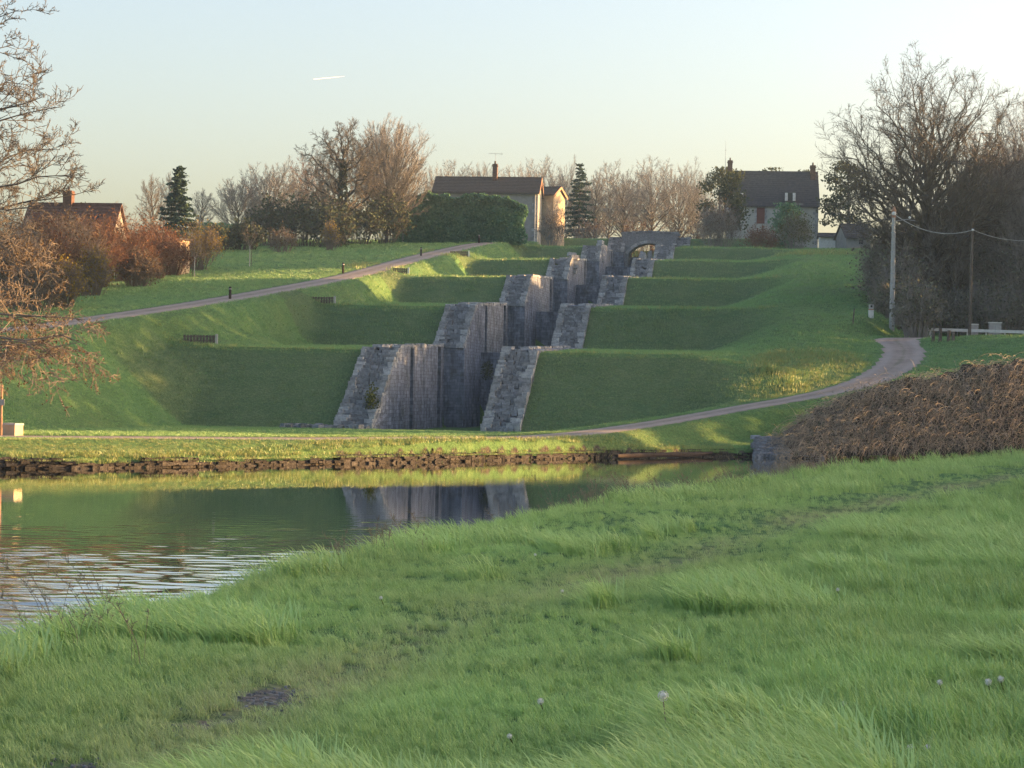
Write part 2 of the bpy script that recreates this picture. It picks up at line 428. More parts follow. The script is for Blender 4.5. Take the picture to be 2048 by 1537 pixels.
def water_material():
    m, n, l, b = newmat('canal_water')
    n.remove(b)
    p = pos(n)
    w1 = noise(n, l, p, 1.0, 3, .55, (1.0, 3.2, 1)); w2 = noise(n, l, p, 4.5, 2, .5, (1.0, 2.2, 1))
    calm = ramp(n, l, noise(n, l, p, .05, 2, .5, (1.0, 1.6, 1)), [(.38, (.05, .05, .05)), (.62, (1, 1, 1))])
    sx = n.new('ShaderNodeSeparateXYZ'); l.new(p, sx.inputs[0])
    far = n.new('ShaderNodeMapRange'); far.inputs[1].default_value = 28; far.inputs[2].default_value = 75; far.inputs[3].default_value = .30; far.inputs[4].default_value = .22
    l.new(sx.outputs[1], far.inputs[0])
    h = math_(n, l, 'ADD', w1, math_(n, l, 'MULTIPLY', w2, .35))
    h = math_(n, l, 'MULTIPLY', h, math_(n, l, 'MULTIPLY', calm, far.outputs[0]))
    bp = n.new('ShaderNodeBump'); bp.inputs['Strength'].default_value = .12; bp.inputs['Distance'].default_value = .06
    l.new(h, bp.inputs['Height'])
    d = n.new('ShaderNodeBsdfDiffuse'); d.inputs[0].default_value = (.030, .036, .018, 1)
    gl = n.new('ShaderNodeBsdfGlossy'); gl.inputs['Roughness'].default_value = .02; gl.inputs[0].default_value = (.97, .97, .97, 1)
    lw = n.new('ShaderNodeLayerWeight'); lw.inputs[0].default_value = .5; l.new(bp.outputs[0], lw.inputs['Normal']); l.new(bp.outputs[0], gl.inputs['Normal'])
    f = ramp(n, l, lw.outputs['Facing'], [(0.0, (.03, .03, .03)), (.55, (.16, .16, .16)), (.78, (.55, .55, .55)), (.90, (.90, .90, .90)), (1.0, (.97, .97, .97))])
    mx = n.new('ShaderNodeMixShader'); l.new(f, mx.inputs[0]); l.new(d.outputs[0], mx.inputs[1]); l.new(gl.outputs[0], mx.inputs[2]); l.new(mx.outputs[0], n['Material Output'].inputs[0])
    return m
def ashlar_material():
    """dressed lock masonry: courses in the uv of each wall (metres), lime and algae streaks running down"""
    m, n, l, b = newmat('lock_ashlar')
    uv = n.new('ShaderNodeUVMap').outputs[0]; p = pos(n)
    br = n.new('ShaderNodeTexBrick'); br.inputs['Scale'].default_value = 1.0
    br.inputs['Brick Width'].default_value = .46; br.inputs['Row Height'].default_value = .24; br.inputs['Mortar Size'].default_value = .016; br.inputs['Mortar Smooth'].default_value = .6
    br.inputs['Color1'].default_value = (.155, .172, .212, 1); br.inputs['Color2'].default_value = (.245, .268, .318, 1); br.inputs['Mortar'].default_value = (.13, .142, .17, 1)
    nz = n.new('ShaderNodeTexNoise'); nz.inputs['Scale'].default_value = 1.3; nz.inputs['Detail'].default_value = 4; l.new(uv, nz.inputs['Vector'])
    vm = n.new('ShaderNodeVectorMath'); vm.operation = 'MULTIPLY_ADD'; l.new(nz.outputs['Color'], vm.inputs[0]); vm.inputs[1].default_value = (.22, .16, 0); l.new(uv, vm.inputs[2])
    l.new(vm.outputs[0], br.inputs['Vector'])
    st = noise(n, l, uv, 1.5, 8, .78, (1.0, .20, 1))
    c = mixc(n, l, .72, br.outputs[0], ramp(n, l, st, [(.32, (.20, .20, .21)), (.48, (.8, .8, .82)), (.66, (1.75, 1.75, 1.78))]), 'MULTIPLY')
    c = mixc(n, l, .5, c, ramp(n, l, noise(n, l, p, 4, 6, .75), [(.3, (.55, .55, .55)), (.7, (1.3, 1.3, 1.3))]), 'MULTIPLY')
    moss = ramp(n, l, noise(n, l, p, .8, 5, .7), [(.55, (0, 0, 0)), (.72, (.7, .7, .7))])
    c = mixc(n, l, moss, c, (.07, .075, .045))
    l.new(c, b.inputs['Base Color']); b.inputs['Roughness'].default_value = .95; b.inputs['Specular IOR Level'].default_value = .15
    bp = n.new('ShaderNodeBump'); bp.inputs['Strength'].default_value = .7; bp.inputs['Distance'].default_value = .06
    l.new(math_(n, l, 'ADD', noise(n, l, p, 5, 5, .7), math_(n, l, 'MULTIPLY', br.outputs[1], -.5)), bp.inputs['Height']); l.new(bp.outputs[0], b.inputs['Normal'])
    return m
M = {}
M['ground'] = ground_material(); M['gravel'] = gravel_material(); M['water'] = water_material(); M['ashlar'] = ashlar_material()
M['rubble'] = simple('rubble_stone', (.13, .138, .152), (.27, .28, .298), 6.0, .95, .9, island=.55, bscale=9)
M['pale_stone'] = simple('pale_edge_stone', (.19, .196, .204), (.42, .425, .43), 5.0, .95, .8, island=.6, bscale=9)
M['bark'] = simple('bark', (.075, .065, .056), (.155, .135, .112), 2.0, .95)
M['bark_dark'] = simple('bark_dark', (.022, .018, .015), (.055, .045, .036), 2.0, .95)
M['twig'] = simple('twig', (.160, .147, .136), (.29, .262, .235), 1.0, .95)
M['twig_pale'] = simple('twig_pale', (.13, .108, .088), (.24, .20, .16), 1.0, .95)
M['twig_red'] = simple('twig_red', (.125, .072, .048), (.25, .145, .09), .6, .95)
M['wood'] = simple('weathered_wood', (.07, .055, .045), (.17, .14, .115), 6, .9, .4)
M['wood_dark'] = simple('dark_wood', (.018, .013, .011), (.05, .035, .028), 6, .9)
M['white'] = simple('white_paint', (.55, .54, .50), (.75, .74, .70), 3, .7)
M['red'] = simple('red_paint', (.30, .03, .025), (.42, .06, .05), 3, .7)
M['concrete'] = simple('pole_concrete', (.30, .29, .27), (.46, .45, .42), 2.5, .9, .2)
M['steel'] = simple('galvanised_steel', (.25, .26, .27), (.40, .41, .42), 8, .5, 0, metal=.4)
M['dark_metal'] = simple('dark_metal', (.02, .02, .022), (.05, .05, .05), 8, .6)
M['render'] = simple('grey_render', (.20, .20, .19), (.30, .295, .28), 1.2, .95, .2)
M['render_pale'] = simple('pale_render', (.33, .33, .305), (.46, .455, .42), 1.2, .95, .2)
M['tile'] = simple('brown_tile', (.050, .038, .036), (.105, .075, .066), 3.0, .9, .6, stretch=(1, 1, 2.5))
M['tile_slate'] = simple('slate_tile', (.042, .040, .046), (.088, .082, .084), 3.0, .9, .6)
M['brick'] = simple('chimney_brick', (.075, .040, .030), (.16, .085, .060), 5, .95, .3)
M['ochre'] = simple('ochre_render', (.40, .30, .20), (.52, .41, .28), 1.5, .95)
M['verge'] = simple('verge_board', (.30, .16, .10), (.42, .24, .15), 2, .8)
M['door'] = simple('red_brown_door', (.12, .035, .028), (.18, .06, .045), 2, .7)
M['glass'] = simple('dark_glass', (.015, .017, .02), (.03, .033, .036), 2, .15)
M['hedge'] = leafmat('evergreen_leaf', (.075, .165, .095), (.185, .320, .175), .3)
M['conifer'] = leafmat('conifer_needle', (.024, .045, .036), (.075, .115, .080), .1)
M['pine'] = leafmat('pine_needle', (.035, .050, .024), (.120, .125, .055), .2)
M['ivy'] = leafmat('ivy_leaf', (.040, .052, .036), (.115, .130, .075), .15)
M['olive'] = leafmat('olive_leaf', (.045, .060, .015), (.16, .16, .04), .35)
M['bud'] = leafmat('brown_bud', (.07, .045, .025), (.20, .135, .070), .3)
M['bud_red'] = leafmat('red_bud', (.10, .042, .022), (.28, .135, .065), .3)
M['bud_yellow'] = leafmat('yellow_bud', (.14, .10, .02), (.34, .25, .05), .4)
M['dead_leaf'] = leafmat('bramble_leaf', (.095, .105, .072), (.22, .22, .155), .3)
M['cane'] = simple('bramble_cane', (.25, .205, .150), (.52, .425, .305), 1.2, .9)
M['shade_leaf'] = leafmat('shade_wood_leaf', (.015, .025, .010), (.05, .06, .025), .0)

# ------------------------------------------------------------------ ground sheet
def grow_out(a, step, r, end):
    o = []; x = a
    while abs(x) < abs(end):
        step *= r; x += step; o.append(x)
    return o
xs = np.concatenate([sorted(grow_out(-46, -.6, 1.25, -3000)), np.arange(-46, -7, .5), np.arange(-7, 13, .22), np.arange(13, 47, .5), grow_out(47, .6, 1.25, 3000)])
ys = np.concatenate([sorted(grow_out(7, -.3, 1.4, -400)), np.arange(7, 30, .18), np.arange(30, 200, .42), np.arange(200, 330, .9), grow_out(330, 1.2, 1.25, 6000)])
GX, GY = np.meshgrid(xs, ys)
gz, dfar, dnear = terrain(GX.ravel(), GY.ravel())
nx, ny = len(xs), len(ys)
idx = np.arange(nx * ny).reshape(ny, nx)
gq = np.stack([idx[:-1, :-1], idx[:-1, 1:], idx[1:, 1:], idx[1:, :-1]], -1).reshape(-1, 4)
gm = MB().add(np.stack([GX.ravel(), GY.ravel(), gz], 1), gq).mesh('ground', M['ground'], True)
gu, gv = uv_(GX.ravel(), GY.ravel())
def masks(X, Y, dfar, dnear):
    u, v = uv_(X, Y)
    near = (dnear > -4) & (dfar < 0)
    rough = np.zeros(X.shape)
    for k in range(6):
        rough = np.maximum(rough, sst((v - PITCH * k + .6) / 1.2) * sst((PITCH * k + RUN[k] + .2 - v) / 1.0) * sst((23 - u) / 8) * sst((u + 21.5) / 4))
    rough = np.where(near, 0, rough)
    td, _, _ = polydist(X, Y, TRACK)
    nv = vnoise(X * .55, Y * .4, 51)
    dry = np.where(near, np.exp(-(td / .62) ** 2) * (.32 + .55 * nv), .25 * (vnoise(X * .15, Y * .15, 52) > .62))
    earth = np.zeros(X.shape)
    for (px, py, rx, ry, s_) in EARTH:
        c = PZ(px, py, 1.3)
        earth = np.maximum(earth, s_ * np.exp(-((X - c[0]) / rx) ** 2 - ((Y - c[1]) / ry) ** 2))
    earth = np.where(near, earth, 0)
    # raw soil along the water line
    soil = np.where(((dfar > -2) & (dfar < .5) & ~near) | (near & (dnear < -.55)), 1.0, 0.0)
    return rough, np.clip(dry, 0, 1), np.maximum(earth, 0), soil
EARTH = [(540, 1366, .24, .55, .85), (380, 1408, .16, .28, .75), (470, 1395, .18, .25, .6), (150, 1492, .20, .40, .85), (60, 1525, .2, .3, .85), (340, 1532, .14, .2, .7), (1360, 1108, .5, 1.5, .45)]
rgh, dry, earth, soil = masks(GX.ravel(), GY.ravel(), dfar, dnear)
for nm, arr in (('rough', rgh), ('dry', dry), ('earth', earth), ('soil', soil)):
    a = gm.attributes.new(nm, 'FLOAT', 'POINT'); a.data.foreach_set('value', arr.astype(np.float32))
tag(link('ground', gm), kind='structure')
# water
wx = np.concatenate([[-500, -200, -90, -50, -30, -22, -18], np.arange(-15, 6, .13), [8, 12, 18, 30, 60, 150, 400]])
wy = np.concatenate([[-200, -60, 0, 8, 12], np.arange(14, 66, .055), np.arange(66, 100, .25), [104, 110, 118, 128, 140]])
WX, WY = np.meshgrid(wx, wy); wz = np.zeros(WX.shape)
for i in range(26):
    lam = rng.uniform(.26, .85); a_ = rng.normal() * .30; kx, ky = math.sin(a_) * 6.283 / lam, math.cos(a_) * 6.283 / lam
    wz += lam * .0021 * np.sin(kx * WX + ky * WY + rng.uniform(0, 6.28))
calm = .35 + 1.0 * sst((vnoise(WX * .16, WY * .10, 61) - .30) / .4)
wz *= calm * sst((64 - WY) / 26) * sst((WY - 13) / 3) * sst((WX + 17) / 3) * sst((7 - WX) / 2)
wi = np.arange(wx.size * wy.size).reshape(wy.size, wx.size)
wm = MB().add(np.stack([WX.ravel(), WY.ravel(), wz.ravel()], 1), np.stack([wi[:-1, :-1], wi[:-1, 1:], wi[1:, 1:], wi[1:, :-1]], -1).reshape(-1, 4)).mesh('water', M['water'], True)
tag(link('water', wm), kind='structure')
# paths
def strip(name, pts, w, lift=.02, tilt=0.0):
    pts = np.asarray(pts); w = np.broadcast_to(w, (len(pts),)); n = 9
    t = np.gradient(pts[:, :2], axis=0); t /= np.linalg.norm(t, axis=1, keepdims=True)
    nrm = np.stack([t[:, 1], -t[:, 0]], 1); vs = []
    for i in range(len(pts)):
        for k in range(n):
            f = (-1, -1, -.67, -.33, 0, .33, .67, 1, 1)[k]; sk = .3 if k in (0, 8) else 0
            e = w[i] * f + (0.22 * (vnoise(np.array([i * .9]), np.array([7.0 * (f > 0)]), 5)[0] - .5) if abs(f) == 1 else 0)
            q = pts[i, :2] + nrm[i] * e
            vs.append((q[0], q[1], pts[i, 2] + lift - .05 * f * f - w[i] * f * tilt * float(sst((118 - q[1]) / 8)) - sk))
    q = [(i * n + k, i * n + k + 1, (i + 1) * n + k + 1, (i + 1) * n + k) for i in range(len(pts) - 1) for k in range(n - 1)]
    me = MB().add(vs, q).mesh(name, M['gravel'], True)
    at_ = me.attributes.new('across', 'FLOAT', 'POINT'); at_.data.foreach_set('value', np.tile(np.array([1.1, 1, .67, .33, 0, .33, .67, 1, 1.1], np.float32), len(pts)))
    return tag(link(name, me), kind='structure')
strip('towpath', TOW, TOW_W, .02, TILT)
strip('hill_path', LP, LP_W)

# ------------------------------------------------------------------ the flight of locks
def L2(u, v, z):
    X, Y = xy(u, v); return (X, Y, z)
def top_z(v, k):
    return float(np.interp(v, tv, tz)) + .12
WI, WO = 3.3, 5.7
CI, CO = 4.85, 6.3
def wall_panel(mb, uvl, pts_uv, zb, zt, inward, nz=8, amp=.05):
    """vertical masonry face along a polyline of (u, v); zt(v) gives its top; uv in metres"""
    s = 0.0
    for (ua, va), (ub, vb) in zip(pts_uv[:-1], pts_uv[1:]):
        Ls = math.hypot(ub - ua, vb - va); n = max(1, int(Ls / .55)); vs = []; uvs = []
        for i in range(n + 1):
            t = i / n; u = ua + (ub - ua) * t; v = va + (vb - va) * t
            zt_ = zt(v)
            for j in range(nz + 1):
                z = zb + (zt_ - zb) * j / nz
                du = amp * (rng.random() - .5) * 2 if (0 < i < n) else 0
                vs.append(L2(u + du * inward, v, z)); uvs.append((s + Ls * t, z))
        q = [(i * (nz + 1) + j, (i + 1) * (nz + 1) + j, (i + 1) * (nz + 1) + j + 1, i * (nz + 1) + j + 1) for i in range(n) for j in range(nz)]
        if inward > 0: q = [tuple(reversed(f)) for f in q]
        mb.add(vs, q); uvl.extend(uvs); s += Ls
def with_uv(me, uvl):
    uvm = me.uv_layers.new(name='UVMap')
    vi = np.empty(len(me.loops), np.int32); me.loops.foreach_get('vertex_index', vi)
    uvm.data.foreach_set('uv', np.array(uvl, np.float32)[vi].ravel()); return me
LOCKLAB = ['lowest stone lock at the water path, tallest walls and a leaning stepped front',
           'second stone lock up the flight, its front rising above the lowest lock',
           'third stone lock up the flight, in the middle of the ruined staircase',
           'fourth stone lock up the flight, with a broken pale patch on its wall',
           'fifth stone lock up the flight, just below the arched bridge',
           'topmost stone lock, carrying the small arched bridge']
for k in range(6):
    v0 = PITCH * k; b, t, run = BASE[k], TOP[k], RUN[k]
    last = k == 5
    root = thing('stone_lock', LOCKLAB[k], 'lock', L2(0, v0, b), 0, 'stone locks of the flight')
    off = L2(0, v0, b)
    fz = b - .45
    def slope(v, b=b, t=t, v0=v0, run=run):
        if v < v0 + run: return b + .12 + (t - b) * max(0, v - v0) / run
        return float(np.interp(v, tv, tz)) + .12
    for sgn in (-1, 1):
        mb = MB(); uvl = []
        vend = v0 + PITCH if not last else v0 + 28
        e = 10.0
        # passage, niches, wider chamber
        ci = CI if sgn < 0 else CI - .6
        prof = [(WI * sgn, v0), (WI * sgn, v0 + e), (ci * sgn, v0 + e), (ci * sgn, v0 + 20.2), ((ci + .55) * sgn, v0 + 20.2), ((ci + .55) * sgn, v0 + 21.4),
                (ci * sgn, v0 + 21.4), (ci * sgn, v0 + 31.2), ((ci + .55) * sgn, v0 + 31.2), ((ci + .55) * sgn, v0 + 32.6), (ci * sgn, v0 + 32.6), (ci * sgn, vend + .2)]
        if last: prof = prof[:8]
        wall_panel(mb, uvl, prof[:2], (BASE[k - 1] if k else b) - .5, slope, -sgn, 12)
        wall_panel(mb, uvl, prof[1:], fz, slope, -sgn)
        # jamb below the front face, towards the camera
        jo = (CI + 1.2) if k else WO
        wall_panel(mb, uvl, [(jo * sgn, v0), (WI * sgn, v0)] if sgn < 0 else [(WI * sgn, v0), (jo * sgn, v0)], (BASE[k - 1] if k else b) - .5, lambda v: b + .14, 1 if sgn < 0 else 1, 6)
        # top of the walls
        n = 40; vs = []; us = []
        for i in range(n + 1):
            v = v0 + run + (vend - v0 - run) * i / n
            inn = WI if v < v0 + e else ci
            out = WO if v < v0 + e + 1 else ci + 1.1
            z = slope(v)
            for uu in (inn, inn + .02, out, out + .02):
                zz = z - (.35 if uu > out else 0) + rng.uniform(-.05, .05)
                vs.append(L2(uu * sgn, v, zz)); us.append((uu, v))
        q = [(i * 4 + j, (i + 1) * 4 + j, (i + 1) * 4 + j + 1, i * 4 + j + 1) for i in range(n) for j in range(3)]
        mb.add(vs, q); uvl.extend(us)
        # outer return face along the slope
        wall_panel(mb, uvl, [(WO * sgn, v0), (WO * sgn, v0 + run + 1)], b - .3, slope, sgn, 5)
        me = with_uv(mb.mesh('side_wall', M['ashlar'], False, off), uvl)
        side = link('side_wall', me, root)
        # stepped front: courses of rubble laid back like stairs
        st = MB(); ed = MB(); ed2 = MB(); nr = int((t - b) / .165)
        for r in range(nr):
            z0 = b + (t - b) * r / nr; dz = (t - b) / nr; vv = v0 + run * r / nr; dv = run / nr
            u = WI
            while u < WO - .05:
                first = u < WI + .02; lastb = False
                w = rng.uniform(.30, .65) if first else rng.uniform(.2, .62)
                if u + w > WO - .3: w = WO - u; lastb = True
                p = rng.uniform(0, .14); hh = dz + rng.uniform(-.05, .05)
                edge_ = first or lastb
                if edge_: hh += rng.uniform(0, .12); p += rng.uniform(0, .14)
                if not edge_ and rng.random() < .06: u += w; continue
                um = (u + w / 2) * sgn; vm = vv + dv / 2 + .22 - p / 2
                X, Y = xy(um, vm)
                (ed if first else ed2 if lastb else st).box((X, Y, z0 + hh / 2 - .06 + .10), (w - .02, dv + .5 + p, hh + .12), -TH + rng.uniform(-.07, .07), .025)
                u += w
        o1 = part('stepped_front', st, M['rubble'], side, False, off)
        o2 = part('edge_course', ed, M['pale_stone'], side, False, off); part('edge_course', ed2, M['pale_stone'], side, False, off)
        # coping along the inner edge
        cp = MB(); cp2 = MB(); v = v0 + run + .2
        while v < vend - .5:
            w = rng.uniform(.5, 1.1); inn = WI if v < v0 + e - .3 else ci
            if True:
                X, Y = xy((inn + .28) * sgn, v + w / 2)
                (cp if v < v0 + e - .3 else cp2).box((X, Y, slope(v) + .06), (.6 + rng.uniform(-.1, .1), w - .04, rng.uniform(.14, .30)), -TH, .03)
            v += w
        [part('coping', c__, M['pale_stone'], side, False, off) for c__ in (cp, cp2) if c__.n]
    # sill where the floor steps up inside the next lock
    if not last:
        mb = MB(); uvl = []
        vs_ = v0 + PITCH + 8.2
        wall_panel(mb, uvl, [(-WI - .1, vs_), (WI + .1, vs_)], fz, lambda v: BASE[k + 1] - .2, 1, 6)
        X, Y = xy(0, vs_ + .45)
        nb = mb.n
        mb.box((X, Y, BASE[k + 1] - .25), (2 * WI + .1, .88, .18), -TH, 0.0); uvl.extend([(i * .3, i * .2) for i in range(mb.n - nb)])
        link('sill_wall', with_uv(mb.mesh('sill_wall', M['ashlar'], False, off), uvl), root)

# rubble spill at the foot of the lowest left wall
rb = MB()
for i in range(60):
    u = rng.uniform(-8.6, -3.4); v = rng.uniform(-2.2, -.3)
    X, Y = xy(u, v); s_ = rng.uniform(.2, .5)
    rb.box((X, Y, tz_(X, Y) + s_ * .2), (s_, s_ * rng.uniform(.6, 1.2), s_ * .8), rng.uniform(0, 3), .06)
tag(link('stone_rubble', rb.mesh('stone_rubble', M['rubble'])), 'loose grey rubble at the foot of the lowest left lock wall', 'rubble', kind='stuff')

# ------------------------------------------------------------------ arched bridge over the topmost lock
k = 5; v0 = PITCH * 5 + 1.2
vb0, vb1 = v0 + .5, v0 + 3.6
zs, zc, zt_ = 22.75, 24.35, 26.15
root = thing('arch_bridge', 'small ruined stone footbridge with one low arch at the top of the lock flight', 'bridge', L2(0, vb0, zs))
off = L2(0, vb0, zs); hw = 2.95; ow = 3.75
NA = 15
rise = zc - zs; rad = (hw * hw + rise * rise) / (2 * rise); cz = zc - rad; a0 = math.asin(hw / rad)
arc = [(rad * math.sin(-a0 + 2 * a0 * i / NA), cz + rad * math.cos(-a0 + 2 * a0 * i / NA)) for i in range(NA + 1)]
arc2 = [((rad + .42) * math.sin(-a0 + 2 * a0 * i / NA), cz + (rad + .42) * math.cos(-a0 + 2 * a0 * i / NA)) for i in range(NA + 1)]
vo = MB()
for i in range(NA):
    g = .02; jit = rng.uniform(-.03, .03)
    def lerp(a, b, f): return (a[0] + (b[0] - a[0]) * f, a[1] + (b[1] - a[1]) * f)
    A, B = lerp(arc[i], arc[i + 1], .04), lerp(arc[i], arc[i + 1], .96); C_, D_ = lerp(arc2[i], arc2[i + 1], .04), lerp(arc2[i], arc2[i + 1], .96)
    vo.hexa([L2(A[0], vb0 - .06 + jit, A[1]), L2(B[0], vb0 - .06 + jit, B[1]), L2(A[0], vb1 + .06, A[1]), L2(B[0], vb1 + .06, B[1]),
             L2(C_[0], vb0 - .06 + jit, C_[1]), L2(D_[0], vb0 - .06 + jit, D_[1]), L2(C_[0], vb1 + .06, C_[1]), L2(D_[0], vb1 + .06, D_[1])])
part('arch_ring', vo, M['pale_stone'], root, False, off)
sp = MB(); uvl = []
for vv, fl in ((vb0, 1), (vb1, -1)):
    n = 12
    xsn = [-ow, -hw - .01] + [arc2[i][0] for i in range(1, NA)] + [hw + .01, ow]
    vs = []; us = []
    for i, x in enumerate(xsn):
        lo = zs - 1.8 if abs(x) > hw else float(np.interp(x, [p[0] for p in arc2], [p[1] for p in arc2])) - .03
        hi = zt_ - .25 - .05 * abs(x)
        for j in range(7):
            z = lo + (hi - lo) * j / 6
            vs.append(L2(x, vv + (.03 * rng.uniform(-1, 1)), z)); us.append((x, z))
    q = [(i * 7 + j, (i + 1) * 7 + j, (i + 1) * 7 + j + 1, i * 7 + j + 1) for i in range(len(xsn) - 1) for j in range(6)]
    sp.add(vs, q); uvl.extend(us)
for x in (-ow, ow):
    n = sp.n; sp.add([L2(x, vb0, zs - 1.8), L2(x, vb1, zs - 1.8), L2(x, vb1, zt_ - .45), L2(x, vb0, zt_ - .45)], [(0, 1, 2, 3)]); uvl.extend([(0, 0), (3, 0), (3, 3), (0, 3)])
link('spandrel', with_uv(sp.mesh('spandrel', M['rubble'], False, off), uvl), root)
pa = MB(); x = -ow - .15
while x < ow + .1:
    w = rng.uniform(.35, .7); hh = rng.uniform(.22, .36)
    for vv in (vb0 + .2, vb1 - .2):
        X, Y = xy(x + w / 2, vv); pa.box((X, Y, zt_ - .16 - .05 * abs(x) - rng.uniform(0, .04)), (w - .02, .55, hh), -TH, .03)
    x += w
X, Y = xy(0, (vb0 + vb1) / 2)
pa.box((X, Y, zt_ - .6), (2 * ow - .1, vb1 - vb0 - .6, .3), -TH)
part('parapet', pa, M['rubble'], root, False, off)

# broken pale lumps of masonry standing on the walls
for (px, py, d, w, h, lab) in [(1146, 548, 236, 1.2, 2.3, 'pale broken block of masonry catching the sun on the fourth lock wall'), (1199, 524, 268, .9, 2.6, 'tall pale broken stone catching the sun on the fifth lock wall')]:
    p = P(px, py, d); mb = MB()
    for i in range(7):
        mb.box((rng.uniform(-.2, .2), rng.uniform(-.3, .3), h * (i + .5) / 7), (w * rng.uniform(.6, 1.0), .9, h / 6), rng.uniform(-.3, .3), .06)
    t_ = link('broken_masonry', mb.mesh('broken_masonry', M['pale_stone']), None, p); tag(t_, lab, 'masonry')

# ivy hanging on the lowest left wall
def clump(name, label, cat, px, py, d, r, n, mat, size=.16, sq=(1, 1, 1), group=None):
    c = P(px, py, d); q = rng.normal(size=(n, 3)); q /= np.linalg.norm(q, axis=1, keepdims=True); q *= (rng.random((n, 1)) ** .5) * r * np.array(sq)
    mb = MB().cards(q, size * rng.uniform(.6, 1.4, n))
    return tag(link(name, mb.mesh(name, mat), None, c), label, cat, group)
clump('wall_plant', 'yellow green ivy clinging beside the steps of the lowest left wall', 'ivy', 744, 806, 131.5, 1.0, 420, M['olive'], .14, (.5, .9, 1.3))
clump('wall_plant', 'brown dry creeper hanging over the top corner of the lowest left wall', 'creeper', 784, 722, 140, 1.0, 300, M['bud'], .13, (.5, .9, 1.1))
clump('wall_plant', 'dark ivy on the inner wall of the second lock', 'ivy', 975, 742, 166, .9, 260, M['ivy'], .14, (.6, .5, .9))

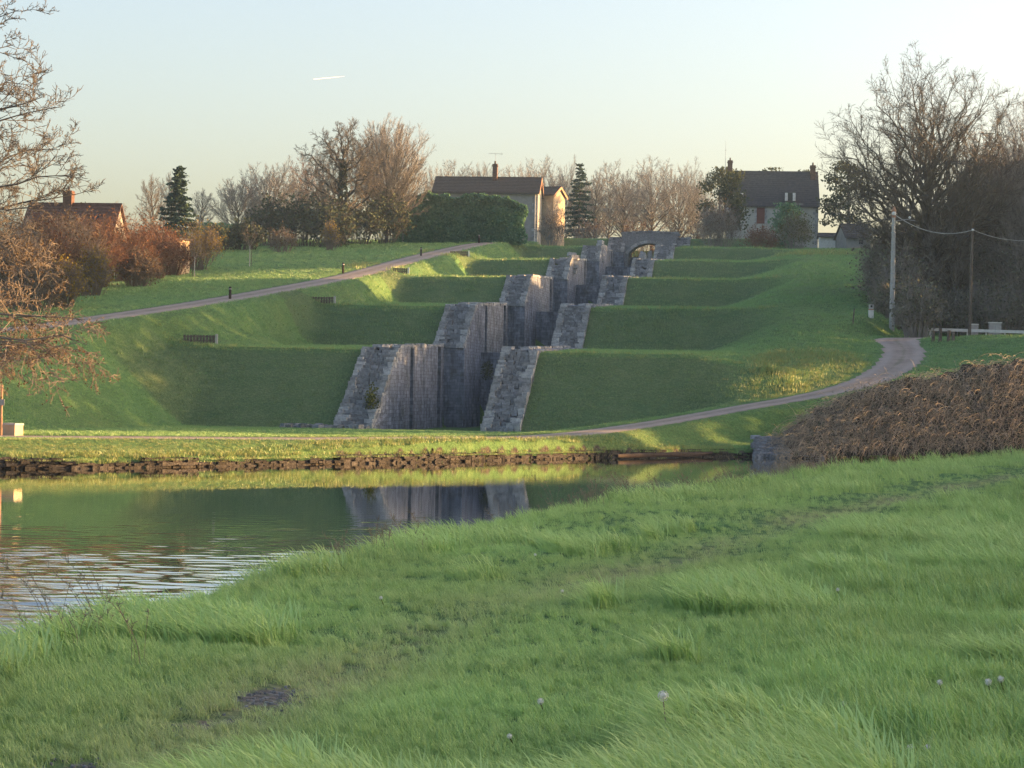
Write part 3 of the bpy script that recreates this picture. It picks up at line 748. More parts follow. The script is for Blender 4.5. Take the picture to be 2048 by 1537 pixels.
# ------------------------------------------------------------------ bare trees
def nrm(v): return v / (np.linalg.norm(v) + 1e-9)
def bare_tree(seed, H, Rr, n=(16, 11, 8, 5), ang=(50, 46, 48), up=(.05, .05, .04), wob=(.10, .16, .22), r0=None, rt=.02, env=(.56, .46), lr=(.46, .46, .45), low=.18, emin=-25, sag=.12, levels=3, fine=.0095, trunk_top=.8, straight=.5):
    """bare crown: limbs run from the trunk to points spread over the crown's outline, then branch and branch again"""
    g = random.Random(seed); gr = np.random.default_rng(seed)
    segs = {0: [], 1: []}; last = []
    r0 = r0 or H * .022
    C = np.array([0, 0, H * env[0]]); E = np.array([Rr, Rr, H * env[1]])
    def chain(pts, ra, rb, lev):
        nodes = []
        m = len(pts) - 1
        for i, p in enumerate(pts): nodes.append((p, ra + (rb - ra) * (i / m) ** .8))
        for a, b in zip(nodes[:-1], nodes[1:]): segs[0 if lev < 2 else 1].append((a[0], b[0], a[1], b[1]))
        return nodes
    def kids(nodes, L, lev):
        m = n[lev]; a0 = g.random() * 6.28; k = len(nodes) - 1
        for j in range(m):
            f = (.15 + .85 * (j + g.random()) / m) if lev > 1 else (.22 + .78 * (j + g.random()) / m)
            f = min(f, .999); i = int(f * k); w = f * k - i
            pp = nodes[i][0] * (1 - w) + nodes[i + 1][0] * w; rr = nodes[i][1] * (1 - w) + nodes[i + 1][1] * w; bd = nrm(nodes[i + 1][0] - nodes[i][0])
            az = a0 + j * 2.4 + g.uniform(-.5, .5); an = R(ang[lev - 1] * g.uniform(.6, 1.25))
            e = nrm(np.cross(bd, np.array([.31, .2, .93]) if abs(bd[2]) < .9 else np.array([1., .1, 0]))); h = np.cross(bd, e)
            d = nrm(bd * math.cos(an) + (e * math.cos(az) + h * math.sin(az)) * math.sin(an))
            LL = L * lr[lev - 1] * g.uniform(.55, 1.2) * (1.15 - .55 * f)
            ns = (0, 5, 3, 2)[lev]; q = pp; pts = [q]
            for _ in range(ns):
                d = nrm(d + gr.normal(size=3) * wob[lev - 1] + np.array([0, 0, up[lev - 1]])); q = q + d * LL / ns; pts.append(q)
            ra = max(rt, min(rr * .7, r0 * (.2, .10, .05)[lev - 1])); nd = chain(pts, ra, max(rt * .55, ra * .25), lev + 1)
            if lev + 1 >= levels: last.extend((a_, b_, LL) for a_, b_ in zip(pts[:-1], pts[1:]))
            if lev + 1 == levels - 1: last.extend((a_, b_, LL * .5) for a_, b_ in zip(pts[:-1], pts[1:]))
            if lev + 1 < levels: kids(nd, LL, lev + 1)
    tp = [np.array([gr.normal() * .012 * H * i / 6, gr.normal() * .012 * H * i / 6, -.3 + H * trunk_top * i / 6]) for i in range(7)]
    tn = chain(tp, r0, r0 * .16, 0)
    m = n[0]
    for j in range(m):
        se = math.sin(R(emin)) + (1 - math.sin(R(emin))) * ((j + .3 + .4 * g.random()) / m); el = math.asin(min(.999, se)); az = j * 2.39996 + g.uniform(-.3, .3) + seed
        tgt = C + E * np.array([math.cos(el) * math.cos(az), math.cos(el) * math.sin(az), math.sin(el)]) * g.uniform(.78, 1.0)
        hf = low + (trunk_top - low) * (j / m) ** 1.2 * .92; zz = hf * H
        k = min(int((zz + .3) / (H * trunk_top) * 6), 5); w = (zz + .3) / (H * trunk_top) * 6 - k
        st = tp[k] * (1 - w) + tp[k + 1] * w; L = np.linalg.norm(tgt - st)
        ctl = st * .5 + tgt * .5 + np.array([0, 0, L * sag]) + gr.normal(size=3) * L * .05
        ns = 9; pts = []
        for i in range(ns + 1):
            t = i / ns; q = st * (1 - t) ** 2 + ctl * 2 * t * (1 - t) + tgt * t * t
            pts.append(q + (gr.normal(size=3) * L * wob[0] * .16 if 0 < i < ns else 0))
        nd = chain(pts, r0 * (.48 - .22 * j / m), rt * 1.1, 1)
        kids(nd, L, 1)
    out = []
    for key, ns in ((0, 6), (1, 3)):
        s_ = segs[key]; mb = MB()
        mb.tubes([a[0] for a in s_], [a[1] for a in s_], [a[2] for a in s_], [a[3] for a in s_], ns); out.append(mb)
    A0 = np.array([a[0] for a in last]); A1 = np.array([a[1] for a in last]); LL = np.array([a[2] for a in last])
    k = int(len(last) * n[3] / 2.6); ii = gr.integers(0, len(last), k); f = gr.random((k, 1))
    b0 = A0[ii] + (A1[ii] - A0[ii]) * f; bd = A1[ii] - A0[ii]; bd /= np.linalg.norm(bd, axis=1, keepdims=True) + 1e-9
    def unit(z): return z / (np.linalg.norm(z, axis=1, keepdims=True) + 1e-9)
    d1 = unit(bd * .8 + gr.normal(size=(k, 3)) * .5 + np.array([0, 0, .12])); L1 = (LL[ii] * .5 * gr.uniform(.4, 1.25, k))[:, None]
    m1 = b0 + d1 * L1 * .5; m2 = m1 + unit(d1 + gr.normal(size=(k, 3)) * .25 + np.array([0, 0, .1])) * L1 * .5
    out[1].tubes(b0, m1, np.full(k, fine), np.full(k, fine * .8), 3); out[1].tubes(m1, m2, np.full(k, fine * .8), np.full(k, fine * .4), 3)
    return out[0], out[1], m2
PROTO = {}
def tree_proto(key, bark, twig, **kw):
    t, c, tips = bare_tree(**kw)
    PROTO[key] = (t.mesh('trunk', bark), c.mesh('crown', twig), kw['H'], tips)
tree_proto('oak', M['bark_dark'], M['bark'], seed=3, H=15, Rr=6.4, n=(22, 13, 9, 7), wob=(.20, .24, .30), rt=.018, r0=.48, low=.2, emin=-20, sag=-.02)
tree_proto('lime', M['bark'], M['twig'], seed=5, H=15, Rr=5.2, n=(60, 12, 7, 5), ang=(22, 24, 28), up=(.07, .08, .06), wob=(.05, .10, .14), rt=.016, low=.14, emin=-10, sag=-.10, env=(.50, .49), lr=(.42, .5, .5), trunk_top=.55)
tree_proto('round', M['bark'], M['twig'], seed=9, H=11, Rr=4.8, n=(28, 11, 8, 4.2), ang=(36, 40, 44), up=(.08, .08, .06), rt=.017, low=.1, emin=-15, sag=-.06, env=(.54, .46), trunk_top=.6)
tree_proto('wide', M['bark'], M['twig'], seed=12, H=13, Rr=5.8, n=(24, 11, 8, 4.2), rt=.017, low=.18, emin=-18, sag=-.02, trunk_top=.7)
tree_proto('tall', M['bark'], M['twig'], seed=15, H=14, Rr=3.8, n=(26, 9, 8, 4.5), ang=(36, 40, 44), up=(.08, .08, .06), rt=.017, low=.15, emin=-40, sag=-.05)
tree_proto('big', M['bark'], M['bark'], seed=21, H=23, Rr=9.0, n=(48, 13, 9, 4.5), ang=(42, 44, 46), wob=(.16, .2, .22), rt=.013, r0=.58, low=.14, emin=-22, sag=-.08, env=(.57, .45), lr=(.38, .45, .45), trunk_top=.62)
tree_proto('thin', M['twig'], M['twig_pale'], seed=25, H=9, Rr=2.4, n=(14, 6, 5, 3), ang=(36, 40, 44), rt=.012, low=.2, emin=-20, sag=-.06)
def bare(key, label, px, d, top_y, width_px=None, group=None, rot=None, base=None, name='bare_tree', twig=None, sink=0.0, zb=None):
    me_t, me_c, H, tips = PROTO[key]
    b = gp(px, d) if base is None else np.array(base)
    if zb is not None: b[2] = zb
    b[2] -= sink
    h = P(px, top_y, d)[2] - b[2]; s = h / (H * 1.0)
    sx = s
    if width_px: sx = (width_px / FPX * d) / (2 * PROTO_R[key])
    t = thing(name, label, 'tree', b, rng.uniform(0, 6.28) if rot is None else rot, group)
    t.scale = (sx, sx, s)
    link('trunk', me_t, t); o = link('crown', me_c, t)
    if twig:
        if (key, twig) not in PROTO:
            m2 = me_c.copy(); m2.materials.clear(); m2.materials.append(M[twig]); PROTO[(key, twig)] = m2
        o.data = PROTO[(key, twig)]
    return t
PROTO_R = dict(oak=6.4, lime=5.2, round=4.8, wide=5.8, tall=3.6, big=9.0, thin=2.4)
# the two big trees left of the hedge
oak = bare('oak', 'large bare dark oak with ivy on its trunk, left of the rounded tree', 678, 252, 236, 200, rot=.6)
n = 1500; hh = rng.random(n) ** 1.1 * 10.0; an = rng.uniform(0, 6.28, n); rr = (.45 + .5 * rng.random(n)) * (1.15 - hh / 14)
part('ivy', MB().cards(np.stack([np.cos(an) * rr, np.sin(an) * rr, hh], 1), .32 * rng.uniform(.6, 1.3, n)), M['ivy'], oak)
bare('lime', 'rounded bare tree with dense upright twigs, beside the clipped dark hedge', 768, 262, 234, 172, rot=1.0)
bare('round', 'small bare tree leftmost of the group left of the oak', 470, 262, 350, 110, 'small bare trees left of the oak', twig='twig')
bare('round', 'bare bushy tree between the small tree and the oak', 535, 270, 322, 130, 'small bare trees left of the oak', rot=2.2)
bare('wide', 'bare reddish tree close behind the left side of the oak', 608, 285, 312, 120, 'small bare trees left of the oak', rot=.2, twig='twig_red')
bare('tall', 'pale thin bare tree left of the dark conifer', 297, 232, 342, 62, twig='twig_pale')
bare('tall', 'faint bare tree just behind the dark conifer', 336, 245, 338, 60)
bare('tall', 'small bare tree right of the dark conifer', 398, 255, 372, 60)
bare('tall', 'faint low bare tree right of the brick red house roof', 232, 240, 398, 56)
# background row behind the hill top
ROW = [('round', 868, 322, 330, 60), ('wide', 905, 340, 324, 78), ('tall', 945, 330, 320, 56), ('wide', 972, 350, 332, 66), ('round', 1030, 338, 328, 76), ('wide', 1075, 345, 319, 84), ('round', 1118, 352, 324, 66),
       ('tall', 1185, 345, 338, 54), ('wide', 1212, 350, 326, 82), ('round', 1262, 362, 334, 70), ('wide', 1298, 340, 320, 96), ('round', 1352, 345, 326, 86), ('wide', 1390, 360, 346, 62), ('tall', 1160, 360, 346, 50), ('tall', 1240, 335, 350, 60)]
RL = ['behind the left end of the long roof', 'behind the left half of the long roof', 'tall, just left of the roof aerial', 'behind the brick chimney of the long roof', 'right of the roof aerial, behind the ridge', 'broad, above the right end of the long roof', 'behind the orange lit annexe gable',
      'slim, just right of the background conifer', 'broad, above the left side of the arched bridge', 'straight above the arched bridge', 'broadest, up and right of the arched bridge', 'rounded, right of the broadest background tree', 'low, touching the dark pine left of the slate roof', 'low, under the background conifer', 'slim and low, over the left pier of the arched bridge']
for (key, px, d, ty, wp), lb in zip(ROW, RL):
    bare(key, 'bare background tree ' + lb, px, d, ty, wp * 1.35, 'bare trees along the hill top', twig=None)
# big tree and wood on the right
bare('big', 'tallest bare tree on the right, wide fan of branches above the wood', 1850, 172, 116, 430, rot=2.0, sink=.5)
WOOD = [('wide', 1765, 182, 430, 120, 'twig'), ('wide', 1940, 168, 262, 190, 'twig_red'), ('big', 2045, 180, 190, 260, 'twig'), ('round', 1830, 165, 410, 150, 'twig'), ('wide', 1995, 158, 300, 190, 'twig'), ('round', 1900, 155, 400, 160, 'twig'), ('tall', 1795, 170, 430, 100, 'twig'),
        ('round', 2060, 152, 330, 180, 'twig'), ('tall', 1975, 185, 285, 110, 'twig'), ('tall', 1870, 190, 380, 110, 'twig'), ('wide', 2110, 165, 250, 200, 'twig')]
WL = ['lower left edge of the right wood, beside the lawn', 'russet, right half of the wood behind the far pole', 'tall, cut by the right frame edge', 'low in the wood right of the near pole', 'dense, right of the far wooden pole', 'dense, just left of the far wooden pole', 'slim, directly behind the top of the near pole',
      'low at the right frame edge', 'slim, high behind the far pole', 'slim, behind the big tree trunk', 'dim, partly outside the right frame edge']
for (key, px, d, ty, wp, tw), lb in zip(WOOD, WL):
    d = max(d, 170 + .3 * (d - 150))
    bare(key, 'bare wood tree ' + lb, px, d, ty, wp, 'bare trees of the right wood', twig=tw, sink=.4)

# ------------------------------------------------------------------ bushes
def bush(name, label, px, py_top, d, wpx, twig, leaf=None, nst=70, nleaf=900, leaf_s=.16, depth=1.0, group=None, cat='bush', base_y=None, rt=.014, arch=.0):
    """twiggy shrub: stems fanning from the base, side twigs, buds at the tips"""
    b = gp(px, d); b[2] -= .1
    h = max(P(px, py_top, d)[2] - b[2], .5); rx = wpx / FPX * d / 2; ry = rx * depth
    t = thing(name, label, cat, b, 0, group)
    g = rng
    P0, P1, R0, R1, tips = [], [], [], [], []
    ns = nst
    th = g.uniform(0, 6.28, ns); rr = np.sqrt(g.random(ns))
    foot = np.stack([np.cos(th) * rr * rx * .45, np.sin(th) * rr * ry * .45, np.zeros(ns)], 1)
    top = np.stack([np.cos(th) * rr * rx * (.95), np.sin(th) * rr * ry * .95, h * np.sqrt(np.clip(1 - (rr * .92) ** 2, .08, 1)) * g.uniform(.62, 1.03, ns)], 1)
    for i in range(ns):
        mid = foot[i] * .5 + top[i] * .5 + np.array([0, 0, h * .1]) + g.normal(size=3) * .05 * h
        pts = [foot[i], foot[i] * .6 + mid * .4, mid, mid * .4 + top[i] * .6, top[i]]
        for a in range(4):
            P0.append(pts[a]); P1.append(pts[a + 1]); R0.append(rt * (2.2 - .45 * a)); R1.append(rt * (1.75 - .45 * a))
        for j in range(9):
            f = g.uniform(.35, 1); k_ = min(int(f * 4), 3); q = pts[k_] * (1 - (f * 4 - k_)) + pts[k_ + 1] * (f * 4 - k_)
            dr = nrm(nrm(pts[4] - pts[0]) + g.normal(size=3) * .7 + np.array([0, 0, .25])); Lt = h * g.uniform(.10, .26)
            e = q + dr * Lt; P0.append(q); P1.append(e); R0.append(rt); R1.append(rt * .5); tips.append(e)
            for _ in range(3):
                s0 = q + (e - q) * g.uniform(.3, .95); s1 = s0 + nrm(dr + g.normal(size=3) * .8) * Lt * .45
                P0.append(s0); P1.append(s1); R0.append(rt * .7); R1.append(rt * .4); tips.append(s1)
    part('stems', MB().tubes(P0, P1, R0, R1, 3), M[twig], t)
    if leaf:
        tp = np.array(tips)[g.integers(0, len(tips), nleaf)] + g.normal(size=(nleaf, 3)) * .06 * h
        tp = tp[tp[:, 2] > .05]
        part('foliage', MB().cards(tp, leaf_s * g.uniform(.6, 1.4, len(tp))), M[leaf], t)
    return t
# left side, lit russet scrub in front of the houses
BL = [(30, 455, 150, 130, 'twig_pale', 'bud', 'brown scrub bush at the left frame edge below the chimney'), (85, 432, 162, 130, 'twig_red', 'bud_red', 'russet bush under the red roof'), (142, 428, 168, 120, 'twig_pale', 'bud', 'tall tan bush before the red roofed house'),
      (180, 500, 163, 70, 'twig_pale', 'bud_yellow', 'yellowish bush beside the white gate post'), (178, 436, 176, 120, 'twig_red', 'bud_red', 'tall russet bush hiding the corner of the red roofed house'), (110, 432, 172, 110, 'twig_pale', 'bud', 'tallest tan bush in front of the red roof'), (20, 425, 160, 120, 'twig', 'bud', 'tall grey brown bush under the dark branches at the left edge'), (240, 432, 185, 110, 'twig_red', 'bud_red', 'tall russet bush right of the red roof'), (295, 445, 190, 100, 'twig_red', 'bud_red', 'reddish bush left of the small lit shed'),
      (335, 470, 197, 90, 'twig_red', 'bud_red', 'low red bush behind the small lit shed'), (385, 448, 205, 100, 'twig_pale', 'bud_yellow', 'golden bush right of the small lit shed'), (272, 500, 178, 80, 'twig_pale', 'bud', 'low tan bush above the lawn edge'),
      (60, 520, 146, 120, 'twig_pale', 'bud', 'low tangled bush at lower left above the path'), (120, 525, 150, 90, 'twig_pale', 'bud_yellow', 'low yellow brown bush above the path bend')]
for px, ty, d, w, tw, lf, lb in BL:
    bush('bush', lb, px, ty, d, w * 1.15, tw, lf, 110, 2000, .14, .8, 'russet bushes on the left')
# darker scrub under the oak and lime
BD = [(430, 455, 238, 70, 'dark scrub left end under the small bare trees'), (480, 445, 240, 90, 'dark scrub below the leftmost small bare tree'), (540, 398, 252, 110, 'tall dark scrub left of the oak trunk'), (600, 396, 250, 120, 'dark scrub against the left of the oak trunk'), (655, 404, 248, 100, 'dark thicket at the foot of the oak'),
      (715, 402, 256, 100, 'dark thicket between the oak and the rounded tree'), (766, 388, 259, 80, 'dark ivy clad thicket round the foot of the rounded tree')]
for px, ty, d, w, lb in BD:
    bush('bush', lb, px, ty, d, w, 'bark', 'ivy', 70, 1700, .30, .7, 'dark scrub below the bare trees')
bush('bush', 'low yellow brown bush on the lawn edge under the oak', 560, 455, 236, 70, 'twig_pale', 'bud', 50, 500, .15, .7)
bush('bush', 'small yellow lit shrub right of the oak foot', 655, 445, 240, 44, 'twig_pale', 'bud_yellow', 40, 500, .15, .7)
# before the right house
bush('bush', 'rounded brown bush left of the slate roofed house', 1430, 402, 292, 92, 'twig', 'bud', 110, 1600, .16, .7)
bush('bush', 'orange lit bush below the red brown door', 1518, 454, 288, 90, 'twig_red', 'bud_red', 80, 1200, .16, .7)
bush('bush', 'green yellow shrub under the attic window of the slate roofed house', 1585, 428, 286, 66, 'twig', 'olive', 60, 1500, .20, .7)
bush('bush', 'brown bush beside the orange lit annexe', 1100, 415, 282, 56, 'twig', 'bud', 60, 500, .13, .7)
bush('bush', 'low russet thicket right of the arched bridge', 1355, 440, 318, 110, 'twig_red', 'bud', 70, 700, .15, .5)
bush('bush', 'low brown thicket behind the arched bridge', 1270, 445, 322, 110, 'twig_red', 'bud', 70, 700, .15, .5)
bush('bush', 'low brown thicket left of the arched bridge', 1180, 440, 318, 90, 'twig', 'bud', 70, 700, .15, .5)
# undergrowth at the foot of the right wood
UW = [(1760, 470, 172, 90), (1800, 500, 166, 100), (1850, 480, 163, 120), (1900, 490, 160, 120), (1950, 470, 158, 130), (2000, 480, 156, 130), (2050, 470, 154, 130), (1780, 560, 164, 70), (1830, 570, 158, 110), (1890, 580, 155, 110), (1950, 570, 153, 120), (2010, 575, 151, 120)]
UL = ['at the lawn edge, highest on the left', 'behind the near pole', 'right of the near pole', 'left of the far wooden pole', 'round the far wooden pole', 'right of the far wooden pole', 'at the right frame edge', 'lowest left, on the lawn slope', 'low, behind the wooden road posts', 'low, behind the small round sign', 'low, behind the white rail', 'low, behind the right end of the white rail']
for (px, ty, d, w), lb in zip(UW, UL):
    if px > 1840: d += 15
    bush('bush', 'brown grey undergrowth of the right wood ' + lb, px, ty, d, w, 'twig', 'dead_leaf', 80, 1500, .19, .8, 'undergrowth of the right wood', rt=.016)

# ------------------------------------------------------------------ clipped hedge, conifers, pines
def leaf_volume(n, fn, size, mat, name, parent, off=None):
    return part(name, MB().cards(fn(n), size * rng.uniform(.6, 1.35, n)), mat, parent, False, off)
b = gp(910, 268)
hd = thing('hedge', 'big dense dark green evergreen hedge in front of the long house', 'hedge', b)
x0, x1 = (776 - 910) / FPX * 268, (1046 - 910) / FPX * 268
def hedge_pts(n):
    x = rng.uniform(x0, x1, n)
    H = (P(910, 391, 268)[2] - b[2]) + .9 * (vnoise(x * .55, x * 0, 3) - .5) + .5 * (vnoise(x * 1.9, x * 0, 4) - .5) - 1.3 * sst((x - (x1 - 2.2)) / 2.4) - .3 * sst((x0 + 1.5 - x) / 1.5)
    f = rng.random(n); y = np.where(rng.random(n) < .55, -1.6 - .35 * rng.random(n) + .5 * f ** 3, rng.uniform(-1.6, 1.4, n))
    z = H * np.where(rng.random(n) < .3, 1 - .12 * rng.random(n), f)
    x = x + .25 * np.sin(z * 2) ; y = y + .45 * (vnoise(x * .8, z * .8, 5) - .5)
    return np.stack([x, y, z], 1)
hc = MB(); xx = np.linspace(x0 + .4, x1 - .5, 24); vs = []
for x in xx:
    Ht = (P(910, 391, 268)[2] - b[2]) - .3 - 1.3 * float(sst((x - (x1 - 2.2)) / 2.4)) - .5
    vs += [(x, -1.2, -.2), (x, -1.15, Ht * .6), (x, -.8, Ht), (x, .8, Ht), (x, 1.1, -.2)]
hc.add(vs, [(i * 5 + j, i * 5 + j + 1, i * 5 + j + 6, i * 5 + j + 5) for i in range(23) for j in range(4)] )
part('inner_branches', hc, M['hedge'], hd)
leaf_volume(15000, hedge_pts, .30, M['hedge'], 'foliage', hd)
part('stems', MB().tubes([(x, 0, -.3) for x in np.arange(x0 + .6, x1, 1.1)], [(x, 0, 4.2) for x in np.arange(x0 + .6, x1, 1.1)], [.09] * 99 if False else .09 * np.ones(len(np.arange(x0 + .6, x1, 1.1))), .03 * np.ones(len(np.arange(x0 + .6, x1, 1.1))), 5), M['bark'], hd)
def conifer(label, px, top_y, d, wpx, seed=1, dens=1.0, mat='conifer', zb=None):
    b = gp(px, d)
    H = P(px, top_y, d)[2] - b[2]; Rr = wpx / FPX * d / 2
    t = thing('conifer', label, 'conifer', b)
    part('trunk', MB().pipe([(0, 0, -.3), (0, 0, H * .5), (0, 0, H * .97)], [H * .016, H * .010, .02], 6), M['bark'], t)
    C, S_, P0, P1 = [], [], [], []
    z = H * .12
    while z < H * .97:
        rr = Rr * (1 - z / H) ** .85 + .15
        nb = 7 if z < H * .8 else 5
        for j in range(nb):
            a = rng.uniform(0, 6.28); L = rr * rng.uniform(.65, 1.12)
            e = np.array([math.cos(a) * L, math.sin(a) * L, -.12 * L + rng.uniform(-.1, .25)])
            P0.append((0, 0, z)); P1.append((e[0], e[1], z + e[2]))
            m = int(26 * dens * (L + .6))
            f = rng.uniform(.15, 1.02, m)
            c = np.stack([e[0] * f, e[1] * f, z + e[2] * f - .10 * rng.random(m)], 1) + rng.normal(size=(m, 3)) * np.array([.16, .16, .07])
            C.append(c)
        z += H * .052 * (1.1 - .4 * z / H)
    C = np.concatenate(C)
    part('branches', MB().tubes(P0, P1, np.full(len(P0), .05), np.full(len(P0), .012), 3), M['bark_dark'], t)
    part('foliage', MB().cards(C, .26 * rng.uniform(.6, 1.3, len(C)), 1.5, .4), M[mat], t)
    return t
conifer('dark spruce standing above the russet bushes on the left', 352, 328, 222, 112)
conifer('dark conifer behind the annexe, above the background trees', 1153, 322, 332, 96, dens=.8)
def pine(label, px, top_y, d, wpx, nclump=34, mat='pine', seed=0, low=.2):
    b = gp(px, d); H = P(px, top_y, d)[2] - b[2]; Rr = wpx / FPX * d / 2
    t = thing('pine_tree', label, 'pine tree', b)
    part('trunk', MB().pipe([(0, 0, -.3), (.1, 0, H * .5), (0, .1, H * .92)], [H * .022, H * .016, .04], 6), M['bark'], t)
    C, P0, P1 = [], [], []
    for i in range(nclump):
        f = low + (1 - low) * (i + rng.random()) / nclump; a = rng.uniform(0, 6.28); rr = Rr * math.sqrt(max(.05, 1 - abs(f - .5) ** 2 * 2.2)) * rng.uniform(.35, 1)
        c = np.array([math.cos(a) * rr, math.sin(a) * rr, H * f]); P0.append((0, 0, H * max(.1, f - .08))); P1.append(c)
        m = 95; q = rng.normal(size=(m, 3)) * np.array([.62, .62, .34]); C.append(c + q)
    C = np.concatenate(C); C = C[C[:, 2] < H * 1.02]
    part('branches', MB().tubes(P0, P1, np.full(len(P0), .07), np.full(len(P0), .02), 4), M['bark'], t)
    part('foliage', MB().cards(C, .30 * rng.uniform(.6, 1.3, len(C)), 1.3), M[mat], t)
    return t
pine('dark pine at the left end of the slate roofed house', 1432, 338, 318, 76)
pine('shorter yellow green conifer leaning on the left gable of the slate roofed house', 1458, 345, 300, 40, 30, low=.15)
pine('loose dark pine right of the slate roofed house', 1690, 328, 305, 96, 40, low=.3)
pine('pine top showing over the middle of the slate roof', 1532, 340, 335, 40, 22, low=.4)
pine('pine top showing over the right of the slate roof', 1605, 343, 336, 36, 20, low=.4)
pine('dark green shrub tree before the slate roofed house, right of its door', 1566, 408, 292, 50, 26, mat='hedge', low=.1)
# young green in front of hedge shadows, dark evergreens at far left
pine('dark evergreen clump behind the lawn, left of the dark scrub', 425, 448, 248, 60, 20, mat='hedge', low=.1)

# ------------------------------------------------------------------ houses
def house(name, label, b, rot, Lx, Dy, Hw, rise, wall, roof, ov=.35, ovg=.25, quoin_r=True, quoin_l=False, cat='house'):
    """local: x along the front, front face at y = 0 looking to -y"""
    t = thing(name, label, cat, b, rot)
    w = MB()
    w.add([(0, 0, -1), (Lx, 0, -1), (Lx, 0, Hw), (0, 0, Hw), (0, Dy, -1), (Lx, Dy, -1), (Lx, Dy, Hw), (0, Dy, Hw), (0, Dy / 2, Hw + rise), (Lx, Dy / 2, Hw + rise)],
          [(0, 1, 2, 3), (5, 4, 7, 6), (4, 0, 3, 7), (1, 5, 6, 2)], [(3, 8, 7), (2, 6, 9)])
    wall_o = part('wall', w, M[wall], t)
    r = MB(); sl = rise / (Dy / 2); th = .14
    for s_ in (0, 1):
        ye = -ov if s_ == 0 else Dy + ov; ze = Hw - ov * sl + .03
        a = [(-ovg, ye, ze), (Lx + ovg, ye, ze), (-ovg, Dy / 2, Hw + rise + .03), (Lx + ovg, Dy / 2, Hw + rise + .03)]
        r.hexa(a + [(p[0], p[1], p[2] + th) for p in a])
    r.tubes([(-ovg, Dy / 2, Hw + rise + .13)], [(Lx + ovg, Dy / 2, Hw + rise + .13)], [.11], [.11], 6)
    # rows of tile edges: thin laths across the front slope
    nrow = int(math.hypot(Dy / 2 + ov, rise) / .42)
    for i in range(nrow):
        f = (i + .3) / nrow; y = -ov + (Dy / 2 + ov) * f; z = Hw - ov * sl + (rise + ov * sl) * f + .03 + th
        n = int(Lx / 2.4)
        for j in range(n):
            xa = -ovg + (Lx + 2 * ovg) * j / n; xb = -ovg + (Lx + 2 * ovg) * (j + 1) / n
            r.box(((xa + xb) / 2, y, z + .01 + rng.uniform(-.012, .012)), (xb - xa - .01, .10, .05))
    roof_o = part('roof', r, M[roof], t)
    for side, on in ((1, quoin_r), (0, quoin_l)):
        if not on: continue
        q = MB(); n = int((Hw + 1) / .42)
        for i in range(n):
            lw = .78 if i % 2 == 0 else .48; xc = Lx + .03 - lw / 2 if side else -.03 + lw / 2
            q.box((xc, .16, -1 + .42 * (i + .5)), (lw, .40, .405), 0, .012)
        part('quoin', q, M['pale_stone'], t)
    return t, wall_o, roof_o
def chimney(roof_o, x, y, z0, z1, w=.62, d=.9, mat='brick', pots=2):
    m = MB(); m.box((x, y, (z0 + z1) / 2), (w, d, z1 - z0)); m.box((x, y, z1 - .18), (w + .16, d + .16, .14)); m.box((x, y, z1 + .03), (w + .06, d + .06, .10))
    c = part('chimney', m, M[mat], roof_o)
    for i in range(pots):
        p_ = MB().pipe([(x, y + (i - (pots - 1) / 2) * .35, z1 + .05), (x, y + (i - (pots - 1) / 2) * .35, z1 + .5)], [.12, .10], 8)
        c2 = part('chimney_pot', p_, M['tile'], c) if False else part('chimney_pot', p_, M['tile'], roof_o)
    return c
def opening(t, x, z, w, h, mat, name, surround=True, pane=True):
    m = MB(); m.box((x, .02, z), (w, .12, h)); o = part(name, m, M[mat], t)
    if surround:
        s_ = MB()
        for k in (-1, 1):
            n = max(2, int(h / .38))
            for i in range(n):
                lw = .34 if i % 2 == 0 else .22
                s_.box((x + k * (w / 2 + lw / 2), .0, z - h / 2 + h * (i + .5) / n), (lw, .16, h / n - .01), 0, .008)
        s_.box((x, .0, z + h / 2 + .15), (w + .8, .17, .28)); 
        if name == 'window': s_.box((x, -.03, z - h / 2 - .09), (w + .5, .24, .16))
        part('surround', s_, M['pale_stone'], o)
    return o
# long house behind the hedge
b = P(866, 478, 290); b[2] = tz_(b[0], b[1])
H1R = -R(5.0); L1 = (1079 - 869) / FPX * 288
zE = P(1077, 380, 285)[2] - b[2]
t, wl, rf = house('long_house', 'long grey house with brown tiled roof and brick chimney, behind the hedge', b, H1R, L1, 7.4, zE, 2.2, 'render', 'tile')
chimney(rf, L1 * .565, 3.2, zE + 1.5, zE + 4.0)
ve = MB()
for (ya, yb) in ((-.4, 3.7), (3.7, 7.8)):
    za = zE + 2.2 - abs(ya - 3.7) * 2.2 / 3.7 + .0; zb = zE + 2.2 - abs(yb - 3.7) * 2.2 / 3.7
    a = [(L1 + .26, ya, za - .2), (L1 + .31, ya, za - .2), (L1 + .26, yb, zb - .2), (L1 + .31, yb, zb - .2)]
    ve.hexa(a + [(p[0], p[1], p[2] + .38) for p in a])
part('verge', ve, M['verge'], rf)
dp = MB().pipe([(L1 - .3, -.16, zE - .2), (L1 - .3, -.16, -.2)], .05, 6); part('drainpipe', dp, M['white'], t)
gu = MB().pipe([(-.2, -.42, zE - .24), (L1 + .2, -.42, zE - .24)], .06, 6); part('gutter', gu, M['dark_metal'], rf)
cen = Matrix.Rotation(H1R, 3, 'Z') @ Vector((L1 * .565, 3.2, 0))
an_ = thing('roof_aerial', 'thin television aerial on a tall mast above the brick chimney of the long house', 'aerial', (b[0] + cen.x, b[1] + cen.y, b[2] + zE + 3.95))
ah = P(994, 303, 290)[2] - (b[2] + zE + 3.95)
part('mast', MB().pipe([(0, 0, -.4), (.02, 0, ah)], .022, 5), M['steel'], an_)
bm_ = MB().pipe([(-.95, 0, ah - .02), (.95, .1, ah - .08)], .02, 5)
